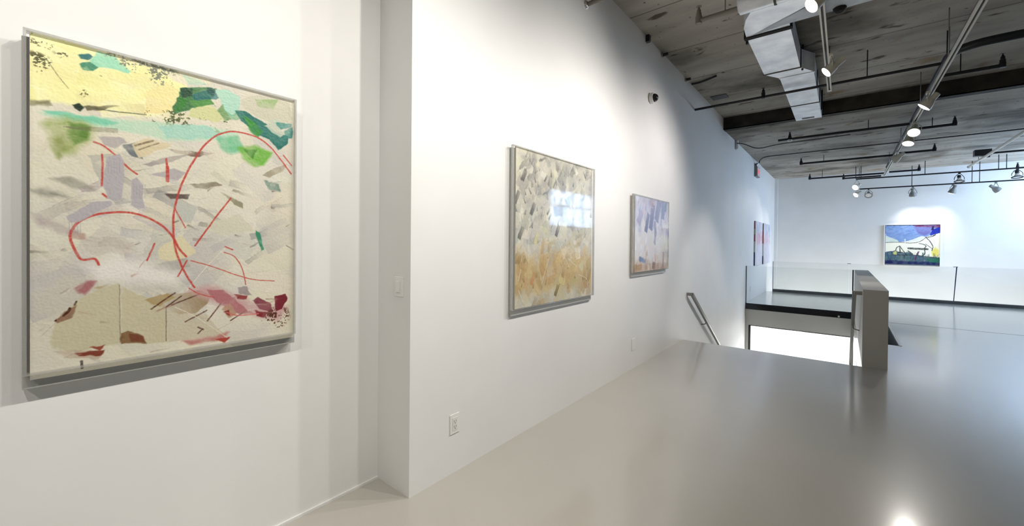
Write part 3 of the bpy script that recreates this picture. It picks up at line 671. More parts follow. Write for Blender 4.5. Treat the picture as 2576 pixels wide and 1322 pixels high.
bar.poly([(0,bar.h*.86),(.05,bar.h*.86),(.05,bar.h),(0,bar.h)], (226,160,80), soft=.03)
bar.build((.024, yc0-.06, zc1), (0,1,0), pC, 'painted_edge_strip')

# ---- diptych on the far stretch of the left wall
def tall(y0, y1, z0, z1, label, seed, side):
    root = thing('canvas_panel', (-.006, (y0+y1)/2, z0), label, 'painting', 'pair of tall panels past the stairwell')
    dp = .03
    box(-.003, dp, y0, y1, z0, z1).build('stretcher_box', 'backing', root)
    K = Canvas(y1-y0, z1-z0, 60, 130, (214,212,222), seed); hh = K.h; r_ = np.random.default_rng(seed)
    for i in range(200):
        yy = r_.random()
        c_ = ([(160,176,204),(186,198,220),(140,158,190),(206,210,226)] if yy < .3 else [(206,150,164),(222,180,192),(190,130,150),(226,206,214)] if yy < .5 else [(226,224,234),(206,206,224),(236,232,234),(196,196,216),(222,214,212)])[r_.integers(4)]
        K.knife(r_.uniform(0, K.w), yy*hh, r_.uniform(.1, .4), r_.uniform(.05, .16), 1.57+r_.normal(0, .1), c_, alpha=.7, rag=.03)
    K.build((dp+.002, y0, z1), (0,1,0), root)
    E_ = Canvas(dp, z1-z0, 6, 130, (230,226,220), seed+1)
    for a, b, c_ in side: E_.poly([(-.05,a*hh),(.2,a*hh),(.2,b*hh),(-.05,b*hh)], c_, soft=.03, rag=.0, tex=0)
    E_.build((-.003, y0-.002, z1), (1,0,0), root, 'painted_edge')
    return root
d0, d1, d2, d3 = (at(u,600,'x',.03).y for u in (1900,1917.5,1921,1937))
tall(d0, d1, .99, 2.345, 'tall pastel panel of the pair, its edge red and yellow', 51, [(0,.18,(190,80,70)),(.18,.3,(210,196,110)),(.3,.46,(196,70,64)),(.46,.7,(236,230,200)),(.7,1,(70,74,120))])
tall(d2, d3, .98, 2.345, 'tall pastel panel of the pair, its edge dark and crimson', 61, [(0,.2,(120,110,96)),(.2,.5,(140,60,66)),(.5,.8,(226,222,226)),(.8,1,(60,60,84))])

# ---- landscape-like painting on the far wall
p0 = at(2228, 566, 'y', YF-.07); p1 = at(2366, 566, 'y', YF-.07); q0 = at(2298, 665, 'y', YF-.07)
ex0, ex1, ez1, ez0 = p0.x, p1.x, p0.z, q0.z
pE = thing('framed_painting', ((ex0+ex1)/2, YF, ez0), 'blue, cream and dark green landscape-like painting in a thin white frame', 'painting')
K = Canvas(ex1-ex0, ez1-ez0, 200, 145, (248,246,230), 71)
def Em(pts):   # pixels of the 1939x1322 close view -> canvas
    return [((x-420)/(1640-420)*K.w, (y-228)/(1085-228)*K.h) for x, y in pts]
def EP(pts, c_, **kw): K.poly(Em(pts), c_, **kw)
EP([(400,200),(1660,200),(1660,395),(1500,440),(1320,490),(1240,470),(1000,560),(880,590),(740,600),(700,555),(430,460)], (118,150,206), tex=.1)
for i in range(80):
    x_, y_ = rng.uniform(430,1500), rng.uniform(240,480); q = Em([(x_,y_)])[0]
    K.knife(q[0], q[1], rng.uniform(.05,.2), rng.uniform(.015,.05), rng.uniform(-.7,.7), jit([(140,172,216),(96,126,190),(156,186,222),(120,120,180)][i%4],8), alpha=.5)
EP([(1020,225),(1660,225),(1660,300),(1400,290),(1100,270)], (110,52,88), tex=.35, soft=.02); EP([(1060,280),(1450,280),(1440,400),(1300,470),(1180,420)], (116,116,180), tex=.3, soft=.03)
EP([(1480,330),(1660,270),(1660,390),(1600,415),(1500,440),(1440,470),(1420,430)], (30,44,160), tex=.15); EP([(1470,260),(1510,260),(1500,340),(1440,350)], (40,24,70), tex=.1)
EP([(440,232),(1000,230),(1000,242),(440,246)], (50,56,80), tex=.3, soft=.004)
EP([(430,460),(700,555),(740,600),(430,610)], (206,222,214), tex=.3); EP([(900,600),(1240,475),(1330,500),(1200,570),(960,612)], (224,230,222), tex=.25)
EP([(430,620),(1000,612),(1250,580),(1450,480),(1660,420),(1660,930),(1200,900),(430,830)], (249,247,230), tex=.05); EP([(1460,800),(1540,700),(1610,760),(1610,900),(1480,900)], (236,222,106), soft=.04, tex=.2)
EP([(400,830),(560,800),(800,830),(960,820),(1060,880),(1300,900),(1660,930),(1660,1120),(400,1120)], (66,96,112), tex=.15)
for i in range(220):
    x_, y_ = rng.uniform(410,1640), rng.uniform(850,1090); q = Em([(x_,y_)])[0]
    K.knife(q[0], q[1], rng.uniform(.06,.2), rng.uniform(.01,.035), 1.57+rng.normal(0,.25), jit([(60,80,110),(126,140,110),(40,50,110),(80,120,90),(110,90,100),(30,70,70)][i%6],8), alpha=.6)
EP([(400,1000),(900,1020),(1660,1020),(1660,1130),(400,1130)], (24,30,84), tex=.45, soft=.03); EP([(1350,940),(1660,930),(1660,1040),(1420,1020)], (40,110,84), tex=.3)
EP([(600,820),(690,810),(690,880),(620,880)], (230,226,130), tex=.2); EP([(1160,800),(1210,790),(1150,900),(1120,1000),(1090,980)], (96,54,92), tex=.2)
for pts, w_ in [([(960,736),(1100,742),(1370,748)],.028),([(755,690),(770,830)],.014),([(755,690),(690,720),(665,790)],.01),([(760,690),(830,780),(930,900)],.01),([(590,820),(640,795),(690,800)],.012),([(700,820),(830,825)],.014),([(950,795),(1050,860)],.016),([(1190,630),(1290,650),(1340,690),(1290,740)],.01),([(1350,510),(1430,590),(1490,690)],.01),([(1330,500),(1470,480),(1540,440),(1480,470)],.012),([(1490,710),(1470,780)],.01),([(1330,640),(1480,740)],.007),([(1310,760),(1320,850),(1260,890)],.01),([(430,612),(740,605),(1000,622),(1200,590),(1340,500)],.008),([(600,885),(1100,880),(1300,905),(1620,930)],.010)]:
    K.line(Em(pts), w_*2.2, (40,44,44), alpha=.85, rough=.4)
K.line(Em([(875,540),(880,620),(915,720)]), .03, (240,242,246), alpha=.8)
K.build((ex0, YF-.052, ez1), (1,0,0), pE)
box(ex0, ex1, YF-.05, YF, ez0, ez1).build('stretcher_box', 'backing', pE)
t = .022; a0, a1, c0, c1 = ex0-.035, ex1+.02, ez0-.06, ez1+.012
for nm, b_ in (('frame_side', (a0,a0+t,c0,c1)), ('frame_side', (a1-t,a1,c0,c1)), ('frame_top', (a0+t,a1-t,c1-.01,c1)), ('frame_bottom', (a0+t,a1-t,c0,c0+t))):
    box(b_[0], b_[1], YF-.07, YF, b_[2], b_[3]).build(nm, 'white', pE)

# ------------------------------------------------------------------ wall fittings
def plate(name, cx, cy, cz, w, h_, facing, label, cat, kind):
    root = thing(name, (cx, cy, cz), label, cat)
    def b(du0, du1, dz0, dz1, d0, d1):
        if facing == 'x': return box(cx+d0, cx+d1, cy+du0, cy+du1, cz+dz0, cz+dz1)
        return box(cx+du0, cx+du1, cy-d1, cy-d0, cz+dz0, cz+dz1)
    b(-w/2, w/2, -h_/2, h_/2, 0, .006).build('plate', 'white', root, .002)
    if kind == 'switch':
        b(-.022, .022, -.042, .042, .006, .0085).build('insert', 'offwhite', root)
        b(-.018, .018, -.036, .036, .0085, .013).build('rocker', 'white', root, .002)
    elif kind == 'outlet':
        b(-.021, .021, -.044, .044, .006, .009).build('insert', 'offwhite', root, .001)
        for dz in (-.024, .014):
            for du in (-.010, .006): b(du, du+.004, dz, dz+.013, .009, .0095).build('slot', 'slotgrey', root)
            b(-.004, .004, dz-.011, dz-.004, .009, .0095).build('slot', 'slotgrey', root)
    return root
plate('light_switch', -.120, Y1, 1.328, .092, .128, 'y', 'white rocker light switch on the narrow return wall', 'switch', 'switch')
plate('wall_outlet', 0, 1.887, .345, .084, .138, 'x', 'white double outlet low on the wall near the corner', 'outlet', 'outlet')
plate('wall_outlet', 0, 4.905, .313, .11, .15, 'x', 'blank white wall plate low under the violet blue painting', 'wall plate', 'blank')
q = at(1888, 726, 'x', -.006); plate('wall_outlet', -.006, q.y, q.z, .12, .16, 'x', 'small white wall plate low behind the stair guardrail glass', 'wall plate', 'blank')
q = at(1934.5, 707, 'x', -.006); plate('wall_outlet', -.006, q.y, q.z, .14, .20, 'x', 'white wall plate below the pair of tall panels', 'wall plate', 'blank')

q = at(1636, 248, 'x', 0)
r = thing('dome_camera', (0, q.y, q.z), 'white security dome camera high on the long wall', 'camera')
MB().lathe((0,q.y,q.z), (1,0,0), [(0,.066),(.012,.074),(.045,.074),(.055,.066)], 24).build('base_ring', 'white', r)
MB().lathe((.055,q.y,q.z), (1,0,0), [(0,.058),(.02,.054),(.04,.042),(.052,.026),(.058,.004)], 24).build('dome', 'camera_dome', r)

q = at(1900, 425, 'x', .02)
r = thing('exit_sign', (-.006, q.y, 3.68), 'exit sign with red letters and twin emergency lamps high on the stairwell wall', 'exit sign')
box(-.003, .075, q.y, q.y+.45, 3.68, 3.97).build('housing', 'lamp_dark', r)
box(.075, .080, q.y+.02, q.y+.43, 3.70, 3.95).build('sign_panel', 'sign', r)
fc = bpy.data.curves.new('exit_text', 'FONT'); fc.body = 'EXIT'; fc.size = .17; fc.extrude = .002; fc.align_x = 'CENTER'; fc.align_y = 'CENTER'
fo = bpy.data.objects.new('tmp_text', fc); COL.objects.link(fo)
me = bpy.data.meshes.new_from_object(fo.evaluated_get(bpy.context.evaluated_depsgraph_get()))
bpy.data.objects.remove(fo)
me.transform(Matrix.Translation((.082, q.y+.225, 3.825)) @ Matrix(((0,0,1),(1,0,0),(0,1,0))).to_4x4())
me.materials.clear(); me.materials.append(MT['red'])
lo = bpy.data.objects.new('lettering', me); COL.objects.link(lo); attach(lo, r)
for dy in (.06, .30):
    MB().lathe((.05,q.y+dy,4.03), (.8,-.45,-.35), [(-.05,.03),(.0,.055),(.05,.062)], 16).build('emergency_lamp', 'lamp_dark', r)
    MB().lathe((.05+.04,q.y+dy-.023,4.012), (.8,-.45,-.35), [(0,.055),(.006,.05)], 16).build('lamp_glass', 'white', r)
box(-.003, .06, q.y, q.y+.38, 3.97, 3.985).build('top_bar', 'lamp_dark', r)
cpts = [(.03, q.y, 3.98), (.04, q.y, 4.13), (.3, 13.1, 4.15), (5.6, 13.1, 4.15)]
o = MB().tube([Vector((.13,q.y-.02,4.06))]+[Vector((.13,q.y-.02,4.12))]+[Vector(p) for p in cpts[2:]], .013, 8, round_=.16).build('conduit', 'pipe')
tag(o, 'thin black conduit crossing the far ceiling from the exit sign', 'conduit')

q = at(1853, 362, 'x', .02)
r = thing('wall_sensor', (-.006, q.y, q.z), 'slim white wall box with a black bracket under the far ceiling', 'sensor')
box(-.003, .06, q.y-.05, q.y+.05, q.z-.14, q.z+.10).build('box', 'offwhite', r, .02)
box(-.006, .09, q.y-.09, q.y+.12, q.z+.10, q.z+.115).build('bracket', 'black', r)

# ------------------------------------------------------------------ sprinkler pipes
def rod(x, y, z0, z1, r=.006): return MB().tube([(x,y,z0),(x,y,z1)], r, 8)
def head(root, x, y, z, m='pipe'):
    h_ = MB().lathe((x,y,z), (0,0,1), [(0,.03),(.03,.03),(.035,.02),(.055,.024),(.07,.018),(.085,.010),(.10,.008)], 12).build('sprinkler_head', m, root)
    MB().lathe((x,y,z+.10), (0,0,1), [(0,.028),(.006,.028)], 12).build('deflector', m, h_)
def pipe(name, pts, r_, label, heads=(), rods=(), m='pipe', zc=H1, cat='pipe', bend=.06):
    P = [Vector(p) for p in pts]
    root = thing(name, P[0], label, cat)
    ends = list(P)
    MB().tube(ends, r_, 12, round_=bend).build('pipe_run', m, root)
    for (x,y,z) in heads:
        MB().lathe((x,y,z-r_*1.2), (0,0,1), [(0,r_*1.35),(r_*2.6,r_*1.45),(r_*3.6,r_*1.1)], 12).build('elbow', m, root)
        head(root, x, y, z+r_*2, m)
    for (x,y,z) in rods: rod(x, y, z, zc, .007).build('hanger_rod', m, root)
    return root
def along(u0, u1, v, z):
    """X-parallel run at height z through pixel row: returns x0, x1, y"""
    a = at(u0, v[0], 'z', z); b = at(u1, v[1], 'z', z); return a.x, b.x, (a.y+b.y)/2
# near brown pipe
z = 4.065; a = at(1757, 52, 'z', z); b = at(1905, 8, 'z', z); y = (a.y+b.y)/2
rr = at(1823, 30, 'z', z)
pipe('sprinkler_pipe', [(a.x,y,z),(6.5,y,z)], .026, 'brown painted sprinkler pipe passing under the round duct', [(a.x,y,z)], [(rr.x,y,z)], 'brown_pipe')
o = at(1475, 12, 'x', 0); b = at(1545, -8, 'z', o.z-.0)
r = thing('wall_pipe', (0, o.y, o.z), 'short dark pipe entering the long wall just below the ceiling', 'pipe')
MB().tube([(0.0,o.y,o.z),(1.6,o.y,o.z)], .022, 12).build('pipe_run', 'brown_pipe', r)
MB().lathe((0.0,o.y,o.z), (1,0,0), [(0,.045),(.012,.04),(.02,.026)], 16).build('flange', 'silver', r)
rod(.75, o.y, o.z, H1).build('hanger_rod', 'pipe', r)
# second branch line, left and right of the main
z = 4.04
a = at(1917, 238, 'z', z); b = at(2343, 172, 'z', z); y = (a.y+b.y)/2; e = at(1722, 264, 'z', z)
rods = [(at(2181,198,'z',z).x, y, z)]
pipe('sprinkler_pipe', [(.0,y,z),(3.148,y,z)], .02, 'dark sprinkler pipe passing under the branch duct', [(a.x,y,z)], rods)
a = at(2363, 190, 'z', z); b = at(2520, 167, 'z', z); y2 = (a.y+b.y)/2
pipe('sprinkler_pipe', [(3.252,y2,z),(b.x,y2,z)], .024, 'short dark sprinkler branch just before the ceiling step', [(b.x,y2,z)], [(at(2418,180,'z',z).x,y2,z)])
# main
z = 4.02; ym = (at(2420,112,'z',z+.02).y+at(2576,92,'z',z+.02).y)/2
pipe('sprinkler_main', [(7.8,ym,z+.03),(3.20,ym,z+.03),(3.20,ym+.9,z+.03),(3.20,16.3,z+.03)], .05, 'thick black sprinkler main that bends and runs above the long track', [], [(3.20,ym+.30,z+.08),(3.20,ym+.42,z+.08)], bend=.35)
# third line (beyond the step)
z = 4.0
a = at(1958, 354, 'z', z); b = at(2285, 311, 'z', z); y = (a.y+b.y)/2; h_ = at(1987, 350, 'z', z)
r3 = pipe('sprinkler_pipe', [(a.x,y,z),(3.148,y,z)], .026, 'black sprinkler pipe with a white cap, first beyond the ceiling step', [(h_.x,y,z)], [(at(2185,322,'z',z).x,y,z)], zc=H2)
MB().lathe((h_.x,y,z-.02), (0,0,-1), [(0,.05),(.02,.045),(.05,.02)], 14).build('cap', 'offwhite', r3)
qs = at(1853, 362, 'x', .09)
o = MB().tube([(.09,qs.y,qs.z+.02),(.25,qs.y-.02,qs.z-.02),(.5,y+.1,z-.12),(a.x,y-.05,z-.09),(a.x+.6,y-.055,z-.09),(a.x+1.3,y-.055,z-.075)], .010, 8, round_=.25).build('cable', 'black')
tag(o, 'loose black cable from the wall box to the pipe', 'cable')
a = at(2304, 324, 'z', z); b = at(2402, 312, 'z', z); y = (a.y+b.y)/2
pipe('sprinkler_pipe', [(3.252,y,z),(b.x,y,z)], .026, 'short black sprinkler branch beside the paired bright lamps', [(b.x,y,z)], [(at(2346,318,'z',z).x,y,z)], zc=H2)
a = at(2014, 409, 'z', z); b = at(2245, 393, 'z', z); y = (a.y+b.y)/2
pipe('sprinkler_pipe', [(a.x,y,z),(3.148,y,z)], .028, 'black sprinkler pipe below the thin conduit, left of the main', [(a.x,y,z)], [(at(2072,405,'z',z).x,y,z)], zc=H2)
a = at(2265, 384, 'z', z); b = at(2350, 378, 'z', z); y = (a.y+b.y)/2
pipe('sprinkler_pipe', [(3.252,y,z),(b.x,y,z)], .028, 'short black sprinkler branch below the thin conduit, right of the main', [(b.x,y,z)], [], zc=H2)
z = 3.93
a = at(2036, 447, 'z', z); b = at(2230, 437, 'z', z); y = (a.y+b.y)/2
pipe('sprinkler_pipe', [(a.x,y,z),(3.148,y,z)], .028, 'black sprinkler pipe hanging before the bright far wall, left of the main', [(a.x,y,z)], [(at(2068,445,'z',z).x,y,z)], zc=H2)
a = at(2238, 432, 'z', z); b = at(2312, 427, 'z', z); y = (a.y+b.y)/2
pipe('sprinkler_pipe', [(3.252,y,z),(b.x,y,z)], .028, 'short black sprinkler branch hanging before the far wall, right of the main', [(b.x,y,z)], [], zc=H2)
z = 3.88; a = at(2122, 447, 'z', z); b = at(2225, 443, 'z', z); y = (a.y+b.y)/2
pipe('sprinkler_pipe', [(a.x,y,z),(3.085,y,z)], .026, 'lower black sprinkler pipe before the far wall, ending at the long track', [(a.x,y,z)], [(at(2162,445,'z',z).x,y,z)], zc=H2)
z = 4.0; a = at(2490, 385, 'z', z); b = at(2576, 379, 'z', z); y = a.y
r = pipe('sprinkler_pipe', [(a.x,y,z),(7.9,y,z)], .024, 'black pipe running from a junction box at the white conduit', [], [], zc=H2)
box(a.x-.28, a.x+.02, y-.09, y+.09, z-.055, z+.10).build('junction_box', 'black', r); box(a.x-.05,a.x+.0,y-.04,y+.04,z-.10,z-.055).build('box_fixing', 'black', r)
z = 3.9; a = at(2560, 422, 'z', z)
pipe('sprinkler_pipe', [(a.x,a.y,z),(7.9,a.y,z)], .024, 'black sprinkler pipe ending above the upper far track', [(a.x,a.y,z)], [], zc=H2)
# white conduit
z = 3.9; a = at(2576, 322, 'z', z); b = at(2438, 419, 'z', z)
o = thing('white_conduit', (b.x, b.y, z), 'white conduit running across the far ceiling toward the far wall', 'conduit')
MB().tube([(b.x,a.y-3.5,z),(b.x,b.y,z)], .03, 12).build('tube', 'track', o); MB().lathe((b.x,b.y,z), (0,1,0), [(0,.04),(.05,.04)], 12).build('end_cap', 'rail_top', o)
for yy in (a.y, b.y-1.0): rod(b.x, yy, z, H2).build('hanger_rod', 'pipe', o)

# bolts and cable scraps along the wall top
for u, v in ((1665,121),(1724,187)):
    p = at(u, v, 'x', .0); p.z = min(p.z, H1-.045)
    r = thing('anchor_bolt', (0, p.y, p.z), 'black anchor bolt at the top of the long wall', 'bolt', 'bolts along the wall top')
    MB().lathe((0,p.y,p.z), (1,0,0), [(0,.022),(.09,.022)], 10).build('shank', 'black', r); MB().lathe((0,p.y,p.z), (1,0,0), [(0,.035),(.02,.035)], 6).build('nut', 'rail', r)
p = at(1626, 98, 'x', 0)
o = box(0, .05, p.y-.03, p.y+.03, p.z-.05, H1).build('ceiling_clamp', 'black', bevel=.004); tag(o, 'small black clamp where the wall meets the ceiling', 'clamp')
p = at(1740, 208, 'x', .02)
o = MB().tube([(.02,p.y,H1-.03),(.15,p.y,H1-.03),(.3,p.y-.06,H1-.035),(.45,p.y-.12,H1-.03)], .018, 8, round_=.05).build('ceiling_cable', 'black'); tag(o, 'short black cable stub along the ceiling at the wall corner', 'cable')
p = at(1800, 245, 'z', H1)
o = box(.1, .38, p.y-.1, p.y+.12, H1-.012, H1).build('ceiling_patch', 'hatch'); tag(o, 'dark steel plate on the ceiling above the stairwell', 'plate')

# ------------------------------------------------------------------ ductwork
ZD = 4.10; ZT = 4.36
def px(u, v, z=ZD): return at(u, v, 'z', z)
x0, x1 = px(1902,145).x, px(2000,115).x
x2, x3 = px(1980,245).x, px(2058,240).x
y0 = px(1882,98).y; y1_ = px(1925,188).y; y2_ = px(1968,196).y; y3 = px(2032,300).y
D = thing('air_duct', (1.5, 6.5, H1), 'bright galvanised rectangular air duct that turns and narrows under the concrete ceiling', 'duct')
def rect_tube(a, b):   # a,b: (x0,x1,y,z0,z1)
    A_ = [(a[0],a[2],a[3]),(a[1],a[2],a[3]),(a[1],a[2],a[4]),(a[0],a[2],a[4])]
    B_ = [(b[0],b[2],b[3]),(b[1],b[2],b[3]),(b[1],b[2],b[4]),(b[0],b[2],b[4])]
    return MB().prism(A_, B_)
rect_tube((x0,x1,y0,ZD,ZT),(x0,x1,y1_,ZD,ZT)).build('wide_section', 'duct', D)
rect_tube((x0,x1,y1_,ZD,ZT),(x2,x3,y2_,ZD,ZT)).build('reducer', 'duct', D)
rect_tube((x2,x3,y2_,ZD,ZT),(x2,x3,y3,ZD,ZT)).build('narrow_section', 'duct', D)
for yy, a, b in ((y1_,x0,x1),(y2_,x2,x3),(px(1980,232).y,x2,x3),(px(1990,268).y,x2,x3)):
    box(a-.012, b+.012, yy-.012, yy+.012, ZD-.008, ZT).build('seam_flange', 'duct_dark' if yy != y2_ else 'duct', D)
p = px(2033, 295.5); box(p.x-.10, p.x+.10, p.y-.055, p.y+.055, ZD-.006, ZD+.002).build('slot', 'black', D)
# creased cross-break faces under the narrow section (slightly raised sheet)
for ya, yb in ((px(1985,236).y+.05, px(1990,266).y-.04), (px(1990,268).y+.05, y3-.05)):
    cx_ = (x2+x3)/2; cy_ = (ya+yb)/2
    MB().add([(x2+.01,ya,ZD-.001),(x3-.01,ya,ZD-.001),(x3-.01,yb,ZD-.001),(x2+.01,yb,ZD-.001),(cx_,cy_,ZD-.012)], [(0,1,4),(1,2,4),(2,3,4),(3,0,4),(0,3,2,1)]).build('crossbreak_sheet', 'duct', D)
# elbow and main run to the right
ye = y0-.02; ym0 = px(1990,57).y
el = []
xo = px(1871,82).x; yn = 3.55
for k in range(9):
    a = k/8*math.pi/2; el.append((xo+.9*(1-math.cos(a)), ye-.08-.95*math.sin(a)))
base = [(x1,ye)]+[(xo,ye)]+el[1:]+[(x1+.9,el[-1][1]),(x1+.9,ym0)]+[(x1,ym0)]
MB().prism([(p[0],p[1],ZD) for p in base], [(p[0],p[1],ZT) for p in base]).build('elbow', 'duct', D)
box(x1+.9, 6.2, el[-1][1], ym0, ZD, ZT).build('main_run', 'duct', D)
box(x0-.03, x1+.02, y0-.05, y0+.015, ZD-.012, ZT).build('joint_flange', 'dirt', D)
MB().add([(x0+.05,y0-.06,ZD-.001),(x1-.0,ym0,ZD-.001),(x1+.9,ym0,ZD-.001),(x1+.45,ym0-.42,ZD-.012)], [(0,1,3),(1,2,3),(0,3,2,1)]).build('crossbreak_sheet', 'duct', D)
for (x, y) in ((x0-.02,y0+.1),(x1+.02,y2_-.2),(x3+.02,y3-.6)): box(x-.012, x+.012, y-.015, y+.015, ZD-.02, H1).build('hanger_strap', 'black', D)
b_ = px(2112, 10); MB().lathe((b_.x,ym0-.03,ZD-.01), (0,0,1), [(-.03,.035),(.0,.06),(.03,.065)], 9).build('sealant_lump', 'dirt', D)
# round duct at the top edge of the view
z = 3.95; p = at(1850, 5, 'z', z)
r = thing('round_duct', (p.x, p.y-.1, z), 'grey round duct end beside the brown sprinkler pipe', 'duct')
yr = at(1890, 4, 'z', z).y-.02
MB().lathe((at(1858,12,'z',z).x,yr,z), (1,0,0), [(0,.08),(.012,.10),(.45,.10)], 28).build('shell', 'duct', r)
MB().lathe((at(1858,12,'z',z).x+.30,yr,z), (1,0,0), [(0,.105),(.02,.105)], 28).build('band', 'duct_dark', r)

# ------------------------------------------------------------------ light tracks
def track(y0, y1, x, z, label, rods):
    r = thing('light_track', (x, y0, z), label, 'light track')
    MB().box(x-.026, x-.010, y0, y1, z-.02, z+.02).box(x+.010, x+.026, y0, y1, z-.02, z+.02).box(x-.026, x+.026, y0, y1, z+.012, z+.02).build('rail', 'track', r)
    box(x-.010, x+.010, y0, y1, z-.006, z+.012).build('slot', 'slot', r)
    for yy in (y0, y1): box(x-.028, x+.028, yy-.03, yy+.03, z-.022, z+.022).build('end_cap', 'track', r, .004)
    for yy in rods: rod(x, yy, z+.02, H1 if yy < YS else H2, .006).build('hanger_rod', 'rail', r)
    return r
ZT1 = 3.9; XT1 = (at(2078,60,'z',ZT1).x+at(2082,222,'z',ZT1).x)/2; YT1 = at(2082.6,226,'z',ZT1).y
track(-2.5, YT1, XT1, ZT1, 'cream light track beside the galvanised duct', (0., 3.0, 5.4, 7.0))
XT2 = 3.115; ZT2 = 3.8
track(-2.5, 16.25, XT2, ZT2, 'long cream light track running the length of the gallery', (1.5, 6.7, 8.9, 11.7, 14.5))
def xtrack(x0, x1, y, z, label, rods):
    r = thing('light_track', (x0, y, z), label, 'light track')
    MB().box(x0, x1, y-.022, y-.008, z-.018, z+.018).box(x0, x1, y+.008, y+.022, z-.018, z+.018).box(x0, x1, y-.022, y+.022, z+.010, z+.018).build('rail', 'pipe', r)
    box(x0, x1, y-.008, y+.008, z-.005, z+.010).build('slot', 'slot', r)
    for x in rods: rod(x, y, z+.018, H2, .009).build('hanger_rod', 'pipe', r)
    return r
ZT4 = 3.78; YT4 = 16.6; ZT5 = 3.54; YT5 = 17.4
xtrack(at(2153,451,'y',YT4).x, 7.9, YT4, ZT4, 'upper black light track hanging before the far wall', [at(u,430,'y',YT4).x for u in (2153,2166,2327,2512,2532)])
xtrack(at(2162,476,'y',YT5).x, 7.9, YT5, ZT5, 'lower black light track hanging before the far wall', [at(u,460,'y',YT5).x for u in (2294,2445,2464)])

# ------------------------------------------------------------------ track spotlights
def spot(pos, ztrack, aim, label, energy=0, style='bell', m='lamp', scale=1., size=60, col=(1,.93,.82), group=None, blend=.7):
    pos = Vector(pos); d = (Vector(aim)-pos).normalized()
    r = thing('track_spotlight', (pos.x, pos.y, ztrack-.02), label, 'spotlight', group)
    k = scale
    box(pos.x-.022, pos.x+.022, pos.y-.045, pos.y+.045, ztrack-.055, ztrack-.0225).build('adapter', m, r, .004)
    s_ = d.cross(Vector((0,0,1)))
    if s_.length < .01: s_ = Vector((1,0,0))
    s_.normalize()
    top = Vector((pos.x, pos.y, ztrack-.055))
    w = .075*k
    MB().tube([pos+s_*w, pos+s_*w+Vector((0,0,.05*k)), top+s_*w*.3, top-s_*w*.3, pos-s_*w+Vector((0,0,.05*k)), pos-s_*w], .007, 8, round_=.03).build('yoke', m, r)
    if style == 'ring':
        MB().lathe(pos+d*.03*k, d, [(0,.085*k),(.018,.085*k),(.018,.065*k),(0,.065*k)], 24).build('ring', m, r)
        MB().lathe(pos-d*.10*k, d, [(0,.03*k),(.05*k,.032*k)], 14).build('socket', m, r)
        MB().tube([pos-d*.10*k, pos-d*.12*k+s_*.05, pos+s_*w+Vector((0,0,.03))], .004, 6, round_=.03).build('lead', m, r)
        MB().lathe(pos-d*.05*k, d, [(0,.02*k),(.05*k,.045*k),(.085*k,.06*k)], 20).build('reflector', 'silver', r)
        MB().lathe(pos+d*.034*k, d, [(0,.062*k),(.003,.060*k)], 20).build('lens', 'lens_off', r); return r
    prof = {'bell': [(-.13,.026),(-.125,.032),(-.06,.034),(-.05,.038),(-.02,.055),(.02,.068),(.05,.072),(.055,.072)],
            'can': [(-.16,.034),(-.155,.040),(-.05,.042),(-.045,.050),(.0,.060),(.05,.066),(.06,.066)]}[style]
    MB().lathe(pos, d, [(a*k, b*k) for a, b in prof], 24).build('housing', m, r)
    f0 = prof[-1]
    MB().lathe(pos+d*(f0[0]*k), d, [(0,f0[1]*k*.93),(.004,f0[1]*k*.90),(.012*k,f0[1]*k*.5)], 24).build('lens', 'lens' if energy else 'lens_off', r)
    if energy:
        l = bpy.data.lights.new('spot_beam', 'SPOT'); l.energy = energy; l.color = col; l.spot_size = math.radians(size); l.spot_blend = blend; l.shadow_soft_size = .045
        lp = pos+d*(f0[0]*k+.03); q_ = lp-CAM; zc_ = q_.dot(fwd)
        seen = zc_ > 0 and 0 < CX+FPX*q_.dot(RGT)/zc_ < 2576 and 0 < CY-FPX*q_.dot(UPV)/zc_ < 1322
        o = bpy.data.objects.new('spot_beam' if seen else 'spot_beam_offscreen', l); COL.objects.link(o)
        o.rotation_euler = d.to_track_quat('-Z', 'Y').to_euler(); o.location = lp
        attach(o, r)
    return r
ZP = ZT1-.19
WARM = (1,.95,.88)
p = at(2056, 2, 'z', ZP); spot((p.x,p.y,ZP), ZT1, (0, 3.1, 1.9), 'bright cream spotlight over the duct elbow on the track beside the duct', 120, 'can', size=125, col=WARM, blend=1)
p = at(2090, 172, 'z', ZP); spot((p.x,p.y,ZP), ZT1, (0, 5.35, 1.95), 'bright cream spotlight near the end of the track beside the duct', 130, 'can', size=110, col=(1,.92,.86), blend=1)
for yy, ta in ((3.25, (0,3.0,1.2)), (2.3, (-RC,.6,1.7)), (1.1, (-RC,.3,1.6)), (-.6, (-RC,-.4,1.5)), (-1.9, (-RC,-1.6,1.5))):
    spot((XT1,yy,ZP), ZT1, ta, 'cream spotlight on the track beside the duct, toward the recessed wall', 82, 'can', size=120, blend=1, col=WARM, group='spotlights over the recessed wall')
ZP2 = ZT2-.17
p = at(2548, -42, 'z', ZP2+.08); spot((p.x,p.y,ZP2+.05), ZT2, (7.5, 9.5, 2.0), 'bright cream spotlight on the long track, hanging highest beside the wide concrete stain', 60, 'can', col=WARM)
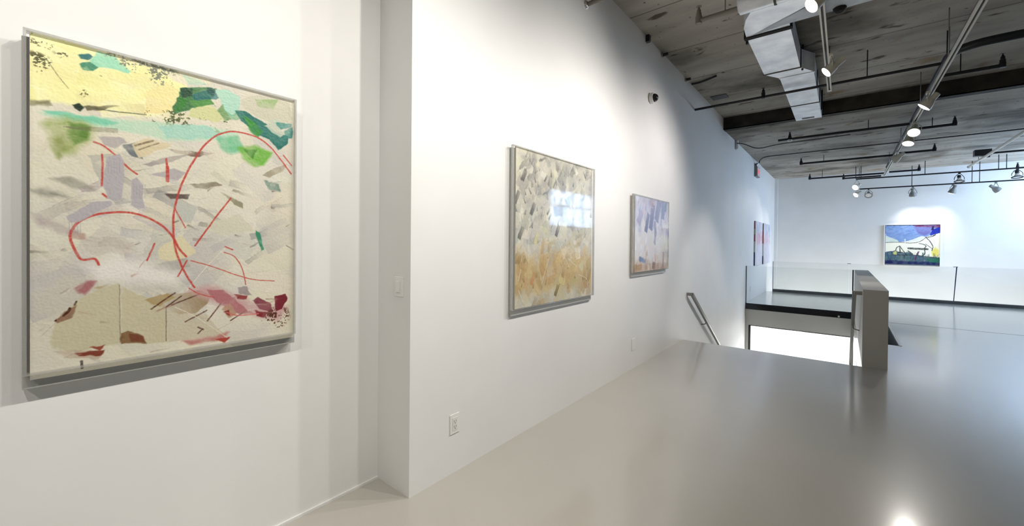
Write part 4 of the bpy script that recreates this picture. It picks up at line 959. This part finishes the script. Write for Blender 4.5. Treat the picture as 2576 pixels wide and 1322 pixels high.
p = at(2335, 256, 'z', ZP2); spot((p.x,p.y+.02,ZP2-.01), ZT2, (.4, 8.2, .5), 'bright bell spotlight under the ceiling step on the long track', 120, 'bell', scale=1.15, col=(1,.95,.88))
p = at(2300, 328, 'z', ZP2); spot((p.x,p.y,ZP2), ZT2, (2.3, 6.2, .2), 'upper bright spotlight of the pair on the long track', 60, 'bell', scale=1.2, col=(1,.95,.88))
p = at(2293, 346, 'z', ZP2-.08); spot((p.x,p.y+.35,ZP2-.06), ZT2, (2.2, 8.5, -.2), 'lower bright spotlight of the pair on the long track', 60, 'bell', scale=1.2, col=(1,.95,.88))
p = at(2257, 396, 'z', ZP2); spot((p.x,p.y,ZP2), ZT2, (.0, 15.2, 1.6), 'cream spotlight seen from behind on the long track, before the far pipes', 0, 'bell', scale=1.25, col=(1,.95,.92), size=50)
p = at(2155, 469, 'y', YT4); spot((p.x,YT4,p.z), ZT4, (0.2, 13.5, 1.5), 'bright spotlight at the end of the upper far track', 90, 'bell', m='lamp', scale=1.3, col=(1,.95,.92), size=60)
p = at(2151, 488, 'y', YT5); spot((p.x+.06,YT5,p.z), ZT5, (.2, 15.6, 1.4), 'bright spotlight at the end of the lower far track', 90, 'bell', m='lamp', scale=1.2, col=(1,.95,.92), size=60)
for u, v, st_, tx, lab in ((2185,489,'ring',(2.6,14,0),'open ring spotlight beside the lit lamp on the lower far track'),(2296,487,'bell',(4.0,YF,1.8),'bell spotlight above the framed landscape on the lower far track'),(2397,479,'bell',(4.2,YF,1.5),'tilted bell spotlight over the right edge of the framed landscape'),(2505,475,'bell',(7.2,YF-.1,2.0),'steeply tilted bell spotlight on the lower far track')):
    p = at(u, v, 'y', YT5); spot((p.x,YT5,p.z), ZT5, tx, lab, (34 if u in (2296,2397) else 0), st_, m='lamp_dark', scale=1.3, col=(1,.97,.95), size=95, blend=1)
for u, v, lab in ((2413,452,'open ring spotlight on the upper far track'),(2559,441,'dark ring spotlight under the sprinkler pipe on the upper far track')):
    p = at(u, v, 'y', YT4); spot((p.x,YT4,p.z), ZT4, (p.x, YT4-.6, p.z-3), lab, 0, 'ring', m='pipe', scale=1.35)
